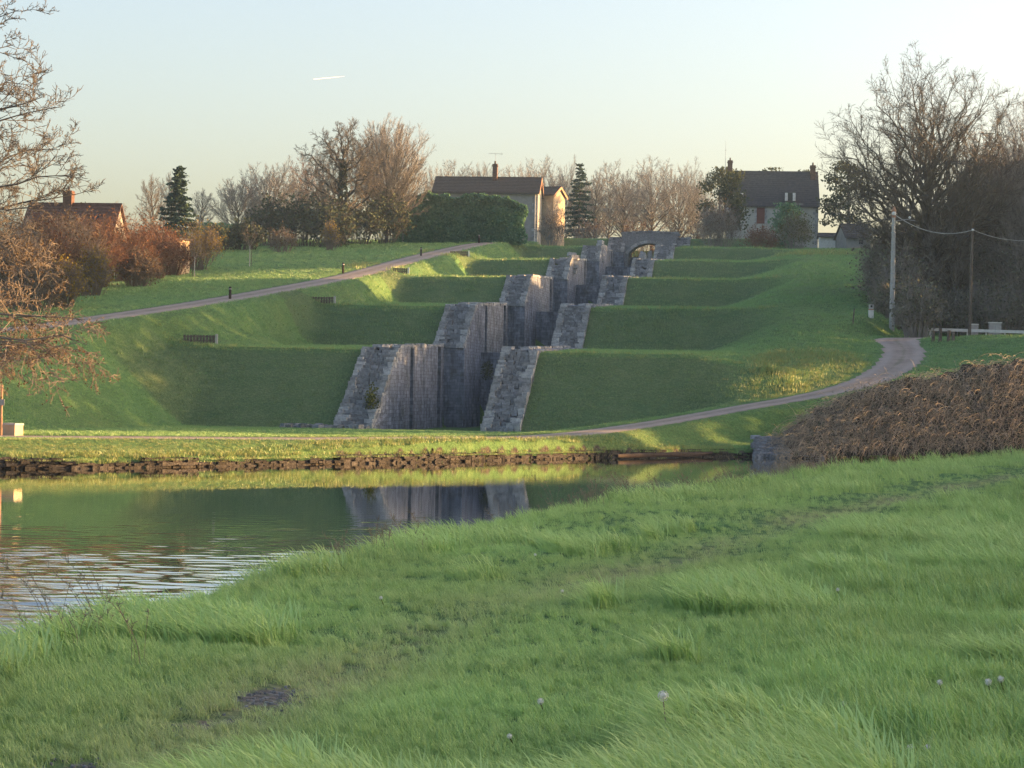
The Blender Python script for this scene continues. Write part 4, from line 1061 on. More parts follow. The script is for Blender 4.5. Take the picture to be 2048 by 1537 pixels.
for i in range(9):
    x = -.85 + i * .2; bm_.pipe([(x, -.32 + .02 * i, ah - .04), (x, .32 - .02 * i, ah - .05)], .010, 4)
bm_.box((.9, .1, ah - .07), (.05, .5, .32))
part('antenna_boom', bm_, M['steel'], an_)
# annexe with a lit gable
b2 = P(1087, 478, 298); b2[2] = tz_(b2[0], b2[1])
zE2 = P(1100, 392, 298)[2] - b2[2]
t, wl, rf = house('annexe', 'small annexe with a sunlit ochre gable at the right end of the long house', b2 + np.array([-3.2, 0, 0]), -R(24), 4.9, 4.0, zE2, 1.1, 'ochre', 'tile', quoin_r=False)
ve = MB()
for (ya, yb) in ((-.4, 2.0), (2.0, 4.4)):
    za = zE2 + 1.1 - abs(ya - 2.0) * .55; zb = zE2 + 1.1 - abs(yb - 2.0) * .55
    a = [(4.9 + .26, ya, za - .2), (4.9 + .31, ya, za - .2), (4.9 + .26, yb, zb - .2), (4.9 + .31, yb, zb - .2)]
    ve.hexa(a + [(p[0], p[1], p[2] + .36) for p in a])
part('verge', ve, M['verge'], rf)
# slate roofed house on the right
b3 = P(1456, 492, 310); L3 = (1634 - 1456) / FPX * 310
b3[2] = tz_(b3[0] + L3 / 2, b3[1]) - .3
zE3 = P(1550, 410, 310)[2] - b3[2]; rs3 = P(1550, 346, 314)[2] - b3[2] - zE3
t, wl, rf = house('slate_house', 'wide grey house with a big slate roof, two chimneys and pale stone window surrounds', b3, -R(3), L3, 8.4, zE3, rs3, 'render_pale', 'tile_slate', quoin_l=True)
zr = zE3 + rs3
ch1 = chimney(rf, .30, 4.2, zr - .9, zr + 1.6, .66, 1.0, 'brick', 1)
ch2 = chimney(rf, L3 - .55, 3.6, zr - 1.8, zr + .95, .72, 1.0, 'brick', 2)
sx_ = L3 / 178
opening(t, (1520 - 1456) * sx_, P(1520, 432, 310)[2] - b3[2], 1.15, 2.3, 'door', 'door')
opening(t, (1468 - 1456) * sx_, P(1475, 423, 310)[2] - b3[2], .95, 1.5, 'door', 'window')
opening(t, (1592 - 1456) * sx_, P(1595, 423, 310)[2] - b3[2], .95, 1.5, 'glass', 'window')
for xx, lab in ((1474, 'shut'), (1578, 'open')):
    x = (xx - 1456) * sx_; z = P(xx, 395, 310)[2] - b3[2]
    dm = MB(); dm.box((x, .55, z), (1.0, 1.5, 1.35)); d_ = part('dormer', dm, M['tile_slate'], rf)
    part('window', MB().box((x, -.21, z), (.62, .06, 1.1)), M['glass'], rf)
    for k in (-1, 1):
        part('shutter', MB().box((x + k * .56, -.24, z), (.40, .06, 1.15)), M['white'], rf)
ms = P(1451, 325, 314)
ms_t = thing('radio_mast', 'thin upright radio mast beside the left chimney of the slate roofed house', 'mast', ms)
hm = P(1451, 281, 314)[2] - ms[2]
part('mast', MB().pipe([(0, 0, -1.6), (0, 0, hm)], [.035, .015], 5), M['steel'], ms_t)
part('bracket', MB().box((.35, 0, -.9), (.7, .05, .06)).box((0, 0, hm * .55), (.24, .03, .03)), M['dark_metal'], ms_t)
# white shed
b4 = P(1640, 500, 300); b4[2] = tz_(b4[0], b4[1]) - .1
t, wl, rf = house('garden_shed', 'small whitewashed shed right of the slate roofed house', b4, -R(3), 3.6, 2.6, 1.85, .45, 'white', 'tile_slate', quoin_r=False, cat='shed')
part('door', MB().box((2.6, -.01, .8), (.9, .06, 1.7)), M['dark_metal'], t)
b4 = P(1692, 500, 296); b4[2] = tz_(b4[0], b4[1]) - .1
t, wl, rf = house('garden_shed', 'steep roofed grey outbuilding half hidden by the right wood', b4, R(14), 3.6, 3.6, 1.9, 1.7, 'render', 'tile_slate', quoin_r=False, cat='shed')
part('window', MB().box((2.2, -.01, 1.2), (.6, .06, .6)), M['glass'], t)
# red roofed house at the left
b5 = P(38, 560, 192); b5[2] = tz_(b5[0], b5[1])
zr5 = P(120, 408, 194)[2] - b5[2]; L5 = (209 - 30) / FPX * 194
t, wl, rf = house('red_house', 'red roofed house half hidden by the russet bushes on the left', b5, -R(4), L5, 7.0, zr5 - 3.4, 3.4, 'render', 'tile', quoin_r=True)
M['tile_red'] = simple('red_tile', (.075, .042, .034), (.15, .078, .056), 3.0, .9, .6)
rf.data.materials[0] = M['tile_red']
chimney(rf, L5 * .42, 3.5, zr5 - .6, zr5 + 1.2, .8, 1.0, 'brick', 1)
part('skylight', MB().box((L5 * .78, 1.9, zr5 - 1.25), (.55, .7, .1), R(44), 0, 'X'), M['glass'], rf)
# lit lean-to shed
b6 = P(331, 530, 199); b6[2] = tz_(b6[0], b6[1]) - .1
ls = thing('lean_to_shed', 'small sunlit wooden shed with a steep single pitch roof beside the red bushes', 'shed', b6)
w6 = 27 / FPX * 199; hA = P(331, 507, 199)[2] - b6[2]; hB = P(358, 482, 199)[2] - b6[2]
rz = R(-35)
def sh(v): return [tuple(np.array(Matrix.Rotation(rz, 3, 'Z') @ Vector(p))) for p in v]
ww = w6 / math.cos(rz)
part('wall', MB().add(sh([(0, 0, -.3), (ww, 0, -.3), (ww, 0, hB), (0, 0, hA), (0, 1.6, -.3), (ww, 1.6, -.3), (ww, 1.6, hB), (0, 1.6, hA)]), [(0, 1, 2, 3), (5, 4, 7, 6), (4, 0, 3, 7), (1, 5, 6, 2)]), M['ochre'], ls)
sl6 = (hB - hA) / ww
part('roof', MB().hexa(sh([(-.3, -.2, hA - .3 * sl6 + .02), (ww + .1, -.2, hB + .1 * sl6 + .02), (-.3, 1.8, hA - .3 * sl6 + .02), (ww + .1, 1.8, hB + .1 * sl6 + .02),
    (-.3, -.2, hA - .3 * sl6 + .12), (ww + .1, -.2, hB + .1 * sl6 + .12), (-.3, 1.8, hA - .3 * sl6 + .12), (ww + .1, 1.8, hB + .1 * sl6 + .12)])), M['tile_slate'], ls)
part('verge', MB().hexa(sh([(-.3, -.24, hA - .3 * sl6 - .08), (ww + .1, -.24, hB + .1 * sl6 - .08), (-.3, -.205, hA - .3 * sl6 - .08), (ww + .1, -.205, hB + .1 * sl6 - .08),
    (-.3, -.24, hA - .3 * sl6 + .10), (ww + .1, -.24, hB + .1 * sl6 + .10), (-.3, -.205, hA - .3 * sl6 + .10), (ww + .1, -.205, hB + .1 * sl6 + .10)])), M['white'], ls)
# leaning white gate post by the lawn
g0 = P(192, 548, 170); g0[2] = tz_(g0[0], g0[1])
gh = P(201, 509, 170)[2] - g0[2]
tag(link('gate_post', MB().pipe([(0, 0, -.3), (.30, .1, gh)], [.14, .10], 6).mesh('gate_post', M['ochre']), None, g0), 'leaning pale post catching the sun at the foot of the left bushes', 'post')
# lit stones
for px, py, d, s_, lab in [(1103, 474, 283, .55, 'pale lit boulder on the grass right of the long house'), (1285, 517, 296, .8, 'pale lit stone standing under the arched bridge'), (1300, 512, 300, .6, 'second stone half in shade under the arched bridge')]:
    p = P(px, py, d); mb = MB().ball((0, 0, 0), s_, 9, 6, (.7, .7, 1.15)); mb.v[0] = mb.v[0] + rng.normal(size=mb.v[0].shape) * .07
    mb.box((-.45, .1, -.25), (.5, .5, .35), .4, .08)
    tag(link('boulder', mb.mesh('boulder', M['pale_stone']), None, p), lab, 'stone')

# ------------------------------------------------------------------ bollards, slatted barriers, posts
BOL = [(460, 601, 1.0, 'dark wooden bollard beside the path, nearest and largest'), (686, 549, 1.0, 'dark wooden bollard on the lit verge below the path bend'), (842, 514, 1.0, 'dark wooden bollard between the two lit grass patches'), (958, 488, 1.0, 'pale topped wooden bollard at the top end of the path')]
for px, py, hh, lab in BOL:
    p = hit(px, py)
    bo = thing('bollard', lab, 'bollard', p, 0, 'wooden bollards along the path')
    part('post', MB().pipe([(0, 0, -.3), (0, 0, .92), (0, 0, 1.0)], [.105, .10, .085], 10), M['wood_dark'], bo)
    part('band', MB().pipe([(0, 0, .80), (0, 0, .86)], .112, 10), M['steel'], bo)
    if px == 958: part('cap', MB().pipe([(0, 0, 1.0), (0, 0, 1.06)], .11, 10), M['white'], bo)
SLAT = [(398, 690, 64, 16, 'grey slatted barrier with a pale end post on the lowest terrace lip'), (640, 608, 54, 10, 'faint slatted barrier on the second terrace lip'), (800, 549, 30, 9, 'dark slatted barrier in front of the brightest lit grass patch'), (918, 515, 36, 9, 'dark slatted barrier with a white end post, third lip from the top'), (998, 489, 32, 6, 'small dark slatted barrier with a white end post on the highest lip')]
for px, py, w, h, lab in SLAT:
    p = hit(px, py - 3); d = p[1]; wm_ = w / FPX * d; hm_ = max(.42, h / FPX * d * .95)
    s_ = thing('slatted_barrier', lab, 'barrier', p, 0, 'slatted barriers on the terrace lips')
    sm = MB(); n = max(6, int(wm_ / .2))
    for i in range(n):
        sm.box((-wm_ / 2 + wm_ * (i + .5) / n, rng.uniform(-.02, .02), hm_ / 2 - .05), (wm_ / n * .72, .05, hm_ + .1), 0, .01)
    rl = MB().box((0, .06, hm_ * .8), (wm_, .05, .08)).box((0, .06, hm_ * .25), (wm_, .05, .08))
    part('slats', sm, M['wood'], s_); part('rail', rl, M['wood'], s_)
    part('end_post', MB().box((wm_ / 2 + .1, 0, hm_ / 2), (.16, .16, hm_ * 1.12 + .1)), M['white'] if px > 700 else M['concrete'], s_)

# right side: poles and cables
p1 = hit(1783, 661); top1 = P(1790, 419, p1[1])
up = thing('utility_pole', 'pale concrete utility pole with metal bands beside the right lawn', 'utility pole', p1)
hp = top1[2] - p1[2]; lx = (P(1790, 419, p1[1])[0] - P(1783, 661, p1[1])[0]) * .25
part('shaft', MB().pipe([(0, 0, -.4), (lx * .4, 0, hp * .4), (lx, 0, hp * .93)], [.20, .165, .13], 10), M['concrete'], up)
for f in (.22, .30, .38, .46, .56, .64, .72, .80, .86):
    part('band', MB().pipe([(lx * f, 0, hp * f), (lx * f, 0, hp * f + .09)], .21 - .06 * f, 10), M['steel'], up)
part('conduit', MB().pipe([(.16, -.16, 0), (lx * .4 + .13, -.14, hp * .4), (lx * .8 + .1, -.12, hp * .8)], .035, 6), M['steel'], up)
part('insulator', MB().ball((lx, -.05, hp * .965), .17, 8, 6, (1, 1, 1.2)), M['white'], up)
part('cap', MB().pipe([(lx, 0, hp * .93), (lx, 0, hp * .99), (lx + .02, 0, hp * 1.02)], [.15, .19, .06], 8), M['verge'], up)
arm = MB().pipe([(lx, 0, hp * .90), (lx + .9, -.2, hp * .915), (lx + 1.55, -.3, hp * .905)], [.035, .03, .025], 6)
part('arm', arm, M['steel'], up)
part('insulator', MB().ball((lx + 1.15, -.24, hp * .93), .10, 8, 6), M['white'], up)
p2 = gp(1937, 158); top2 = P(1944, 458, 158)
up2 = thing('utility_pole', 'thin wooden utility pole deeper in the right wood', 'utility pole', p2)
h2 = top2[2] - p2[2]
part('shaft', MB().pipe([(0, 0, -.4), (.1, 0, h2)], [.13, .09], 8), M['wood'], up2)
part('insulator', MB().ball((.1, -.1, h2 - .1), .09, 8, 6), M['white'], up2)
def cable(label, a, c, sag, r=.016):
    pts = [np.array(a) * (1 - t_) + np.array(c) * t_ - np.array([0, 0, sag * 4 * t_ * (1 - t_)]) for t_ in np.linspace(0, 1, 17)]
    tag(link('power_cable', MB().pipe(pts, r, 5).mesh('power_cable', M['concrete'])), label, 'cable')
A1 = p1 + np.array([lx, -.05, hp * .96]); A2 = p2 + np.array([.1, -.1, h2 - .1])
cable('pale cable sagging between the concrete pole and the wooden pole', A1, A2, .75, .03)
cable('pale cable running from the wooden pole out past the right frame edge', A2, P(2120, 470, 160), .6, .022)
# marker posts and the road sign
p = hit(1742, 637)
mk = thing('marker_post', 'short white marker post with a red brown top on the right lawn', 'marker post', p)
hm_ = 27 / FPX * p[1]
part('post', MB().box((0, 0, hm_ * .28), (.34, .26, hm_ * .64), 0, .01), M['white'], mk)
part('head', MB().box((0, 0, hm_ * .80), (.32, .24, hm_ * .36), 0, .01), M['concrete'], mk)
part('band', MB().box((0, 0, hm_ * .60), (.37, .29, .07)), M['verge'], mk)
part('plate', MB().box((0, -.14, hm_ * .84), (.14, .03, .16)), M['dark_metal'], mk)
p = hit(1705, 648)
tag(link('stake', MB().pipe([(0, 0, -.2), (.12, 0, 30 / FPX * p[1])], [.06, .045], 6).mesh('stake', M['wood']), None, p), 'thin grey wooden stake on the right lawn left of the white marker post', 'stake')
# road behind the mound: white rail, posts, boxes, wooden posts and a small round sign
DR = 160.0
zR = P(1900, 662, DR)[2]
tr = thing('guard_rail', 'long white guard rail along the road below the right wood', 'guard rail', P(1950, 662, DR))
xa, xb = P(1856, 662, DR)[0] - P(1950, 662, DR)[0], P(2090, 665, DR)[0] - P(1950, 662, DR)[0]
part('rail', MB().box(((xa + xb) / 2, 0, 0), (xb - xa, .10, .22), R(0.6), 0, 'Y'), M['white'], tr)
for x in np.linspace(xa + .2, xb - .2, 7):
    part('post', MB().box((x, .1, -.45), (.12, .10, 1.0)), M['white'], tr)
for px, wd, ht, lab in [(1948, .62, .75, 'smaller white marker box by the guard rail, beside the round sign'), (1990, .95, 1.0, 'larger pale roadside box behind the guard rail, right of the round sign')]:
    q = P(px, 660, DR + 1)
    bx = thing('roadside_box', lab, 'box', q); 
    part('cabinet', MB().box((0, 0, 0), (wd * .92, .4, ht)), M['concrete'], bx); part('lid', MB().box((0, 0, ht / 2 + .03), (wd, .46, .07)), M['white'], bx)
    part('panel', MB().box((0, -.21, -.03), (.05, .03, ht * .8)), M['steel'], bx)
    part('plinth', MB().box((0, 0, -ht / 2 - .6), (wd * .7, .3, 1.2)), M['concrete'], bx)
for i, (px, hh) in enumerate([(1866, 22), (1880, 27), (1897, 22), (1906, 20)]):
    q = hit(px, 684); 
    o = link('wooden_post', MB().pipe([(0, 0, -.3), (.02, 0, hh / FPX * q[1])], [.13, .11], 8).mesh('wooden_post', M['wood']), None, q)
    tag(o, ['weathered wooden post at the path head, leftmost of the four', 'tallest weathered wooden post at the path head', 'weathered wooden post between the tallest post and the round sign', 'shortest weathered wooden post, nearest the round sign'][i], 'post', 'wooden posts at the path head')
q = hit(1915, 676)
sg = thing('road_sign', 'small round pale road sign on a thin grey post at the path head', 'road sign', q)
hs = 42 / FPX * q[1]
part('post', MB().pipe([(0, 0, -.3), (0, 0, hs)], .045, 6), M['steel'], sg)
dsk = MB(); n = 16
dsk.add([(.26 * math.cos(2 * math.pi * i / n), y, hs - .28 + .26 * math.sin(2 * math.pi * i / n)) for y in (-.08, -.05) for i in range(n)], [(i, (i + 1) % n, n + (i + 1) % n, n + i) for i in range(n)], [(0, i + 1, i) for i in range(1, n - 1)] + [(n, n + i, n + i + 1) for i in range(1, n - 1)])
dd_ = part('disc', dsk, M['white'], sg)
part('rim', MB().tubes([(.26 * math.cos(2 * math.pi * i / n), -.085, hs - .28 + .26 * math.sin(2 * math.pi * i / n)) for i in range(n)], [(.26 * math.cos(2 * math.pi * (i + 1) / n), -.085, hs - .28 + .26 * math.sin(2 * math.pi * (i + 1) / n)) for i in range(n)], [.03] * n, [.03] * n, 5), M['red'], sg)
part('plate', MB().box((0, -.065, hs - .72), (.34, .03, .22)), M['white'], sg)
# left edge of the picture: stone block and thin post with a sign
q = hit(22, 874); 
wq = 36 / FPX * q[1]
sb = thing('stone_block', 'squared pale stone block on the lit bank at the left frame edge', 'stone block', q + np.array([0, .3, 0]), R(-24))
part('block', MB().box((0, 0, .22), (wq * .85, .55, .56), 0, .012), M['ochre'], sb); part('slab', MB().box((0, 0, .53), (wq * .9, .6, .07), 0, .01), M['concrete'], sb)
q = hit(2, 874)
sp_ = thing('sign_post', 'thin post with a small green plate cut by the left frame edge', 'sign post', q)
part('post', MB().pipe([(0, 0, -.3), (0, 0, P(2, 770, q[1])[2] - q[2])], .05, 8), M['verge'], sp_)
part('plate', MB().box((.02, -.07, P(2, 805, q[1])[2] - q[2]), (.22, .03, .26)), M['steel'], sp_)
# stake in the water at the far bank and a stranded log
q = PZ(862, 925, 0.0); q = q + np.array([0, .5, 0])
tag(link('mooring_stake', MB().pipe([(0, 0, -1.2), (.03, 0, .30), (.05, .05, .62)], [.10, .09, .06], 7).mesh('mooring_stake', M['wood_dark']), None, q), 'dark wooden stake standing against the far bank at the water line', 'stake')
lg = MB(); a = PZ(1235, 917.5, 0.05) + np.array([0, .4, 0]); c_ = PZ(1425, 913, 0.05) + np.array([0, .4, 0])
lg.pipe([(0, 0, .12)] + [tuple((c_ - a) * f + np.array([0, rng.uniform(-.1, .1), .12 + rng.uniform(-.04, .05)])) for f in (.2, .4, .6, .8)] + [tuple(c_ - a + np.array([0, 0, .16]))], [.09, .13, .11, .14, .12, .07], 7)
tag(link('log', lg.mesh('log', M['wood_dark']), None, a), 'long dark log lying at the water line under the far bank', 'log')
M['edging'] = simple('bank_edging_stone', (.018, .016, .014), (.078, .070, .060), 5.0, .95, .9, island=.9, bscale=9)
eg = MB(); fe = smooth_poly(np.array([(-40, 76), (-19.8, 83), (-14.6, 86.5), (-3.8, 99), (4.5, 110), (10.7, 116), (14.5, 118)], float), 60)
seg = np.concatenate([[0], np.cumsum(np.hypot(*np.diff(fe, axis=0).T))])
for row in range(5):
    q_ = rng.uniform(0, .4)
    while q_ < seg[-1] - .5:
        w = rng.uniform(.16, .55); m_ = q_ + w / 2; X_, Y_ = np.interp(m_, seg, fe[:, 0]), np.interp(m_, seg, fe[:, 1])
        dx_, dy_ = np.interp(m_ + .3, seg, fe[:, 0]) - X_, np.interp(m_ + .3, seg, fe[:, 1]) - Y_; a_ = math.atan2(dy_, dx_)
        o_ = .10 + .045 * row + rng.uniform(-.09, .09) + .10 * math.sin(m_ * .8) * (row > 1)
        if not (row >= 3 and vnoise(np.array([m_ * .35]), np.array([2.0]), 8)[0] > .55):
            eg.box((X_ - math.sin(a_) * (o_ + .25), Y_ + math.cos(a_) * (o_ + .25), -.06 + .095 * row + rng.uniform(-.02, .02)), (w - .01, .5, rng.uniform(.09, .14)), a_ + rng.uniform(-.08, .08), .03)
        q_ += w
tag(link('stone_edging', eg.mesh('stone_edging', M['edging'])), 'low dark stone edging along the far bank at the water line', 'edging')
# stone apron at the right end of the far bank
ap = MB()
for i in range(420):
    px, py = rng.uniform(1508, 1648), rng.uniform(884, 922)
    if px < 1508 + (py - 884) * .1 or px > 1605 + (py - 884) * 1.1: continue
    f = (922 - py) / 38
    X, Y = P(px, py, 116.5 + f * 2.4)[:2]; z = .04 + f * 1.0
    s_ = rng.uniform(.16, .34)
    ap.box((X, Y, z), (s_ * 1.3, s_, s_ * .7), rng.uniform(0, 3), .05)
tag(link('stone_apron', ap.mesh('stone_apron', M['rubble'])), 'pale stone apron sloping into the water left of the bramble thicket', 'stones', kind='stuff')

# ------------------------------------------------------------------ saplings on the left lawn
SAP = [(263, 574, 506, 'sapling nearest the left bushes, pale and thin'), (389, 554, 470, 'sapling in front of the golden bush, with yellow buds'), (499, 533, 443, 'largest sapling, forked in a V before the dark scrub'), (672, 490, 447, 'small yellow lit sapling under the oak'), (740, 487, 430, 'faint thin sapling left of the rounded tree trunk'), (806, 487, 432, 'faint thin sapling before the left end of the hedge')]
for px, py, ty, lab in SAP:
    q = hit(px, py); h = P(px, ty, q[1])[2] - q[2]
    t = thing('sapling', lab, 'sapling', q, rng.uniform(0, 6), 'saplings on the left lawn')
    s0, s1, r0_, r1_, tips = [], [], [], [], []
    hb = h * .42
    for i in range(7):
        a = i * .9 + rng.uniform(-.3, .3); e = np.array([math.cos(a) * h * .20 * rng.uniform(.5, 1.1), math.sin(a) * h * .2, h * rng.uniform(.82, 1.0)])
        st = np.array([0, 0, hb * rng.uniform(.85, 1.15)]); md = st * .5 + e * .5 + np.array([e[0], e[1], 0]) * .25
        for u0, u1, ra, rb in ((st, md, .022, .017), (md, e, .017, .008)): s0.append(u0); s1.append(u1); r0_.append(ra); r1_.append(rb)
        for _ in range(9):
            f = rng.uniform(.2, 1); k0 = (st + (md - st) * f * 2) if f < .5 else md + (e - md) * (f * 2 - 1)
            k1 = k0 + nrm(rng.normal(size=3) + np.array([0, 0, 1.1])) * h * rng.uniform(.06, .13); s0.append(k0); s1.append(k1); r0_.append(.011); r1_.append(.006); tips.append(k1)
    part('trunk', MB().pipe([(0, 0, -.2), (.02, 0, hb * .5), (0, 0, hb * 1.1)], [.05, .042, .03], 6), M['concrete'], t)
    part('branches', MB().tubes(s0, s1, r0_, r1_, 4), M['twig_pale'], t)
    tp = np.repeat(np.array(tips), 3, 0) + rng.normal(size=(len(tips) * 3, 3)) * .08
    part('buds', MB().cards(tp, .07 * rng.uniform(.6, 1.4, len(tp))), M['bud_yellow' if px in (389, 672) else 'bud'], t)
    part('stake', MB().pipe([(.16, -.1, -.2), (.16, -.1, hb * .8)], .03, 5), M['wood'], t) if px in (263, 389, 499) else None

# ------------------------------------------------------------------ overhanging tree on the left, trunk outside the frame
tb = np.array([-27.5, 79.0, 0.0]); tb[2] = tz_(tb[0], tb[1]) - .2
ot = thing('overhanging_tree', 'big bare tree reaching in from the left edge, shaded dark above, sunlit tan below', 'tree', tb)
def limb_tree(targets, rt, seed, r0, n=(9, 7, 4), dens=1.0, droop=0.0, lr=(.30, .42, .42)):
    gr = np.random.default_rng(seed); S0, S1, A, B = [], [], [], []; tips = []
    def sub(pts, rads, L, lev):
        m = int(n[lev] * dens); k = len(pts) - 1
        for j in range(m):
            f = .22 + .78 * (j + gr.random()) / m; f = min(f, .999); i = int(f * k); w = f * k - i
            p = pts[i] * (1 - w) + pts[i + 1] * w; bd = nrm(pts[i + 1] - pts[i]); rr = rads[i]
            d = nrm(bd * .75 + gr.normal(size=3) * .62 + np.array([0, 0, (.16 if droop == 0 else -.22)]))
            LL = L * lr[lev] * gr.uniform(.5, 1.25) * (1.2 - .6 * f); q = p; pp = [q]; ns = (4, 3, 2)[lev]
            for _ in range(ns):
                d = nrm(d + gr.normal(size=3) * .2 + np.array([0, 0, .05 - droop])); q = q + d * LL / ns; pp.append(q)
            ra = max(rt, rr * .55); rb = np.linspace(ra, max(rt * .55, ra * .3), ns + 1)
            for a in range(ns): S0.append(pp[a]); S1.append(pp[a + 1]); A.append(rb[a]); B.append(rb[a + 1])
            if lev == 2: tips.append(pp[-1]); tips.append(pp[-2])
            if lev < 2: sub(pp, rb, LL, lev + 1)
    for (st, tg) in targets:
        st = np.array(st, float); tg = np.array(tg, float); L = np.linalg.norm(tg - st)
        ctl = st * .45 + tg * .55 + np.array([0, gr.uniform(-1, 1), L * .16]); pts = []
        for i in range(11):
            t_ = i / 10; q = st * (1 - t_) ** 2 + ctl * 2 * t_ * (1 - t_) + tg * t_ * t_
            pts.append(q + (gr.normal(size=3) * L * .012 if 0 < i < 10 else 0))
        rads = np.linspace(r0, rt * 1.1, 11)
        for i in range(10): S0.append(pts[i]); S1.append(pts[i + 1]); A.append(rads[i]); B.append(rads[i + 1])
        sub(pts, rads, L, 0)
    return MB().tubes(S0, S1, A, B, 4), np.array(tips)
part('trunk', MB().pipe([(0, 0, -.4), (.1, 0, 3), (.3, .1, 8), (.2, 0, 15), (.5, 0, 20)], [.55, .45, .36, .2, .05], 9), M['bark_dark'], ot)
def tgt(px, py, d): return P(px * (.80 if py < 430 else .92), py, d) - tb
UPT = [((.2, 0, 6.0), tgt(196, 388, 80)), ((.2, 0, 7.0), tgt(182, 350, 77)), ((.2, 0, 7.5), tgt(150, 300, 82)), ((.2, 0, 8.6), tgt(142, 215, 79)), ((.2, 0, 9.0), tgt(105, 195, 76)), ((.2, 0, 11.5), tgt(70, 170, 82)), ((.2, 0, 12), tgt(48, 20, 79)), ((.2, 0, 12.5), tgt(35, 90, 82)), ((.2, 0, 7), tgt(70, 330, 83)), ((.2, 0, 6.5), tgt(110, 410, 76)), ((.2, 0, 10), tgt(20, 230, 76)), ((.2, 0, 14), tgt(20, -40, 79))]
up_m, _ = limb_tree(UPT, .0105, 5, .11, (15, 10, 7), 1.0, 0.0, (.21, .44, .48))
part('crown', up_m, M['bark'], ot)
LOT = [((.1, 0, 3.6), tgt(222, 712, 79)), ((.1, 0, 4.0), tgt(185, 640, 77)), ((.1, 0, 3.2), tgt(150, 712, 82)), ((.1, 0, 3.4), tgt(75, 720, 78)), ((.1, 0, 4.6), tgt(100, 600, 80)), ((.1, 0, 5.0), tgt(60, 540, 78)), ((.1, 0, 3.6), tgt(190, 690, 76)), ((.1, 0, 4.2), tgt(30, 640, 81)), ((.1, 0, 5.5), tgt(30, 470, 79)), ((.1, 0, 3.0), tgt(30, 715, 78)), ((.1, 0, 4.8), tgt(130, 650, 79)), ((.1, 0, 5.6), tgt(75, 470, 80)), ((.1, 0, 3.3), tgt(110, 690, 77))]
lo_m, tips = limb_tree(LOT, .012, 8, .09, (14, 9, 5), 1.0, .05, (.24, .44, .48))
lo = part('lower_boughs', lo_m, M['twig_pale'], ot)  # paler twig colour stands in for sun on the lower boughs
tp = tips[rng.integers(0, len(tips), 6500)] + rng.normal(size=(6500, 3)) * .04
part('catkins', MB().cards(tp, .055 * rng.uniform(.6, 1.5, len(tp)), 1.6), M['bud'], ot)

# ------------------------------------------------------------------ bramble thicket on the right bank
bb = P(1800, 880, 119); bb[2] = 1.0
br_ = thing('bramble_thicket', 'big tangled bramble thicket sloping to the water on the right, tan on top', 'bramble', bb)
# crest of the thicket, read along the bank: (pixel x, top y, depth)
CR = [(1560, 858, 119.0), (1625, 812, 119.5), (1690, 778, 120.0), (1760, 758, 120.5), (1830, 742, 121.0), (1900, 734, 121.5), (1960, 718, 122.0), (2048, 706, 122.5), (2200, 700, 124)]
cpx = np.array([c[0] for c in CR], float)
def crest(px): return P(px, np.interp(px, cpx, [c[1] for c in CR]), np.interp(px, cpx, [c[2] for c in CR]))
C0, C1, RA, RB, LV = [], [], [], [], []
for i in range(10500):
    px = rng.uniform(1545, 2180); top = crest(px); f = rng.random()
    zt = top[2] * (1 - .80 * f ** 1.1) + rng.normal() * .12; zt = max(zt, .25)
    Y = top[1] - 3.6 * f + rng.normal() * .25
    p0 = np.array([top[0] + rng.normal() * .25, Y + .5, max(.1, zt - .35)])
    d = np.array([-.35 + rng.normal() * .35, -.55 + rng.normal() * .3, rng.uniform(.0, .75)]); L = rng.uniform(.7, 2.0) * (1.0 - .2 * f) * min(1, (px - 1500) / 120)
    p = p0
    for s_ in range(4):
        d = nrm(d + np.array([0, -.10, -.30])); q = p + d * L / 4; C0.append(p); C1.append(q); RA.append(.0085 - .001 * s_); RB.append(.0075 - .001 * s_); p = q
    LV.append(p0 + rng.normal(size=3) * .2)
part('canes', MB().tubes(C0, C1, RA, RB, 3), M['cane'], br_, False, bb)
LV = np.array(LV)
lf = np.repeat(LV[LV[:, 0] > P(1600, 800, 119)[0]], 2, 0); lf = lf + rng.normal(size=lf.shape) * np.array([.16, .14, .10]) - np.array([0, 0, .16])
part('foliage', MB().cards(lf, .085 * rng.uniform(.6, 1.5, len(lf))), M['dead_leaf'], br_, False, bb)
core = MB(); vs = []; pxs = np.linspace(1570, 2180, 40)
for px in pxs:
    t_ = crest(px)
    for f in np.linspace(0, 1, 8): vs.append((t_[0] + rng.normal() * .1, t_[1] + .4 - 3.6 * f + rng.normal() * .12, max(-.2, t_[2] * (1 - .86 * f ** 1.1) - .38 + rng.normal() * .1)))
core.add(vs, [(i * 8 + j, (i + 1) * 8 + j, (i + 1) * 8 + j + 1, i * 8 + j + 1) for i in range(39) for j in range(7)])
part('inner_branches', core, M['bark_dark'], br_, True, bb)

# ------------------------------------------------------------------ unseen trees added beyond the right frame edge, shaped to throw the evening shade
YT = [(122.4, 0), (123.4, 18), (131, 19), (139, 21), (148, 22), (149, 25.5), (165, 26.2), (207, 26.8), (209, 31), (232, 31), (235, 33), (262, 34), (300, 35), (330, 36)]
n = 34000
Y = rng.uniform(122, 330, n); X = 62 + rng.uniform(0, 7, n) + (Y - 122) * .02
ztop = np.interp(Y, [a for a, _ in YT], [c for _, c in YT]) * (1 + .05 * (vnoise(Y * .5, X * .3, 4) - .5))
g0_ = terrain(X, Y)[0]; f = rng.random(n); kp = ztop > g0_ + .5; X, Y, ztop, g0_, f = X[kp], Y[kp], ztop[kp], g0_[kp], f[kp]
lo_ = np.where(((Y > 126.3) & (Y < 131.3)) | ((Y > 139.5) & (Y < 148.5)), 12.9, g0_); Z = lo_ + (np.maximum(ztop, lo_ + .5) - lo_) * f
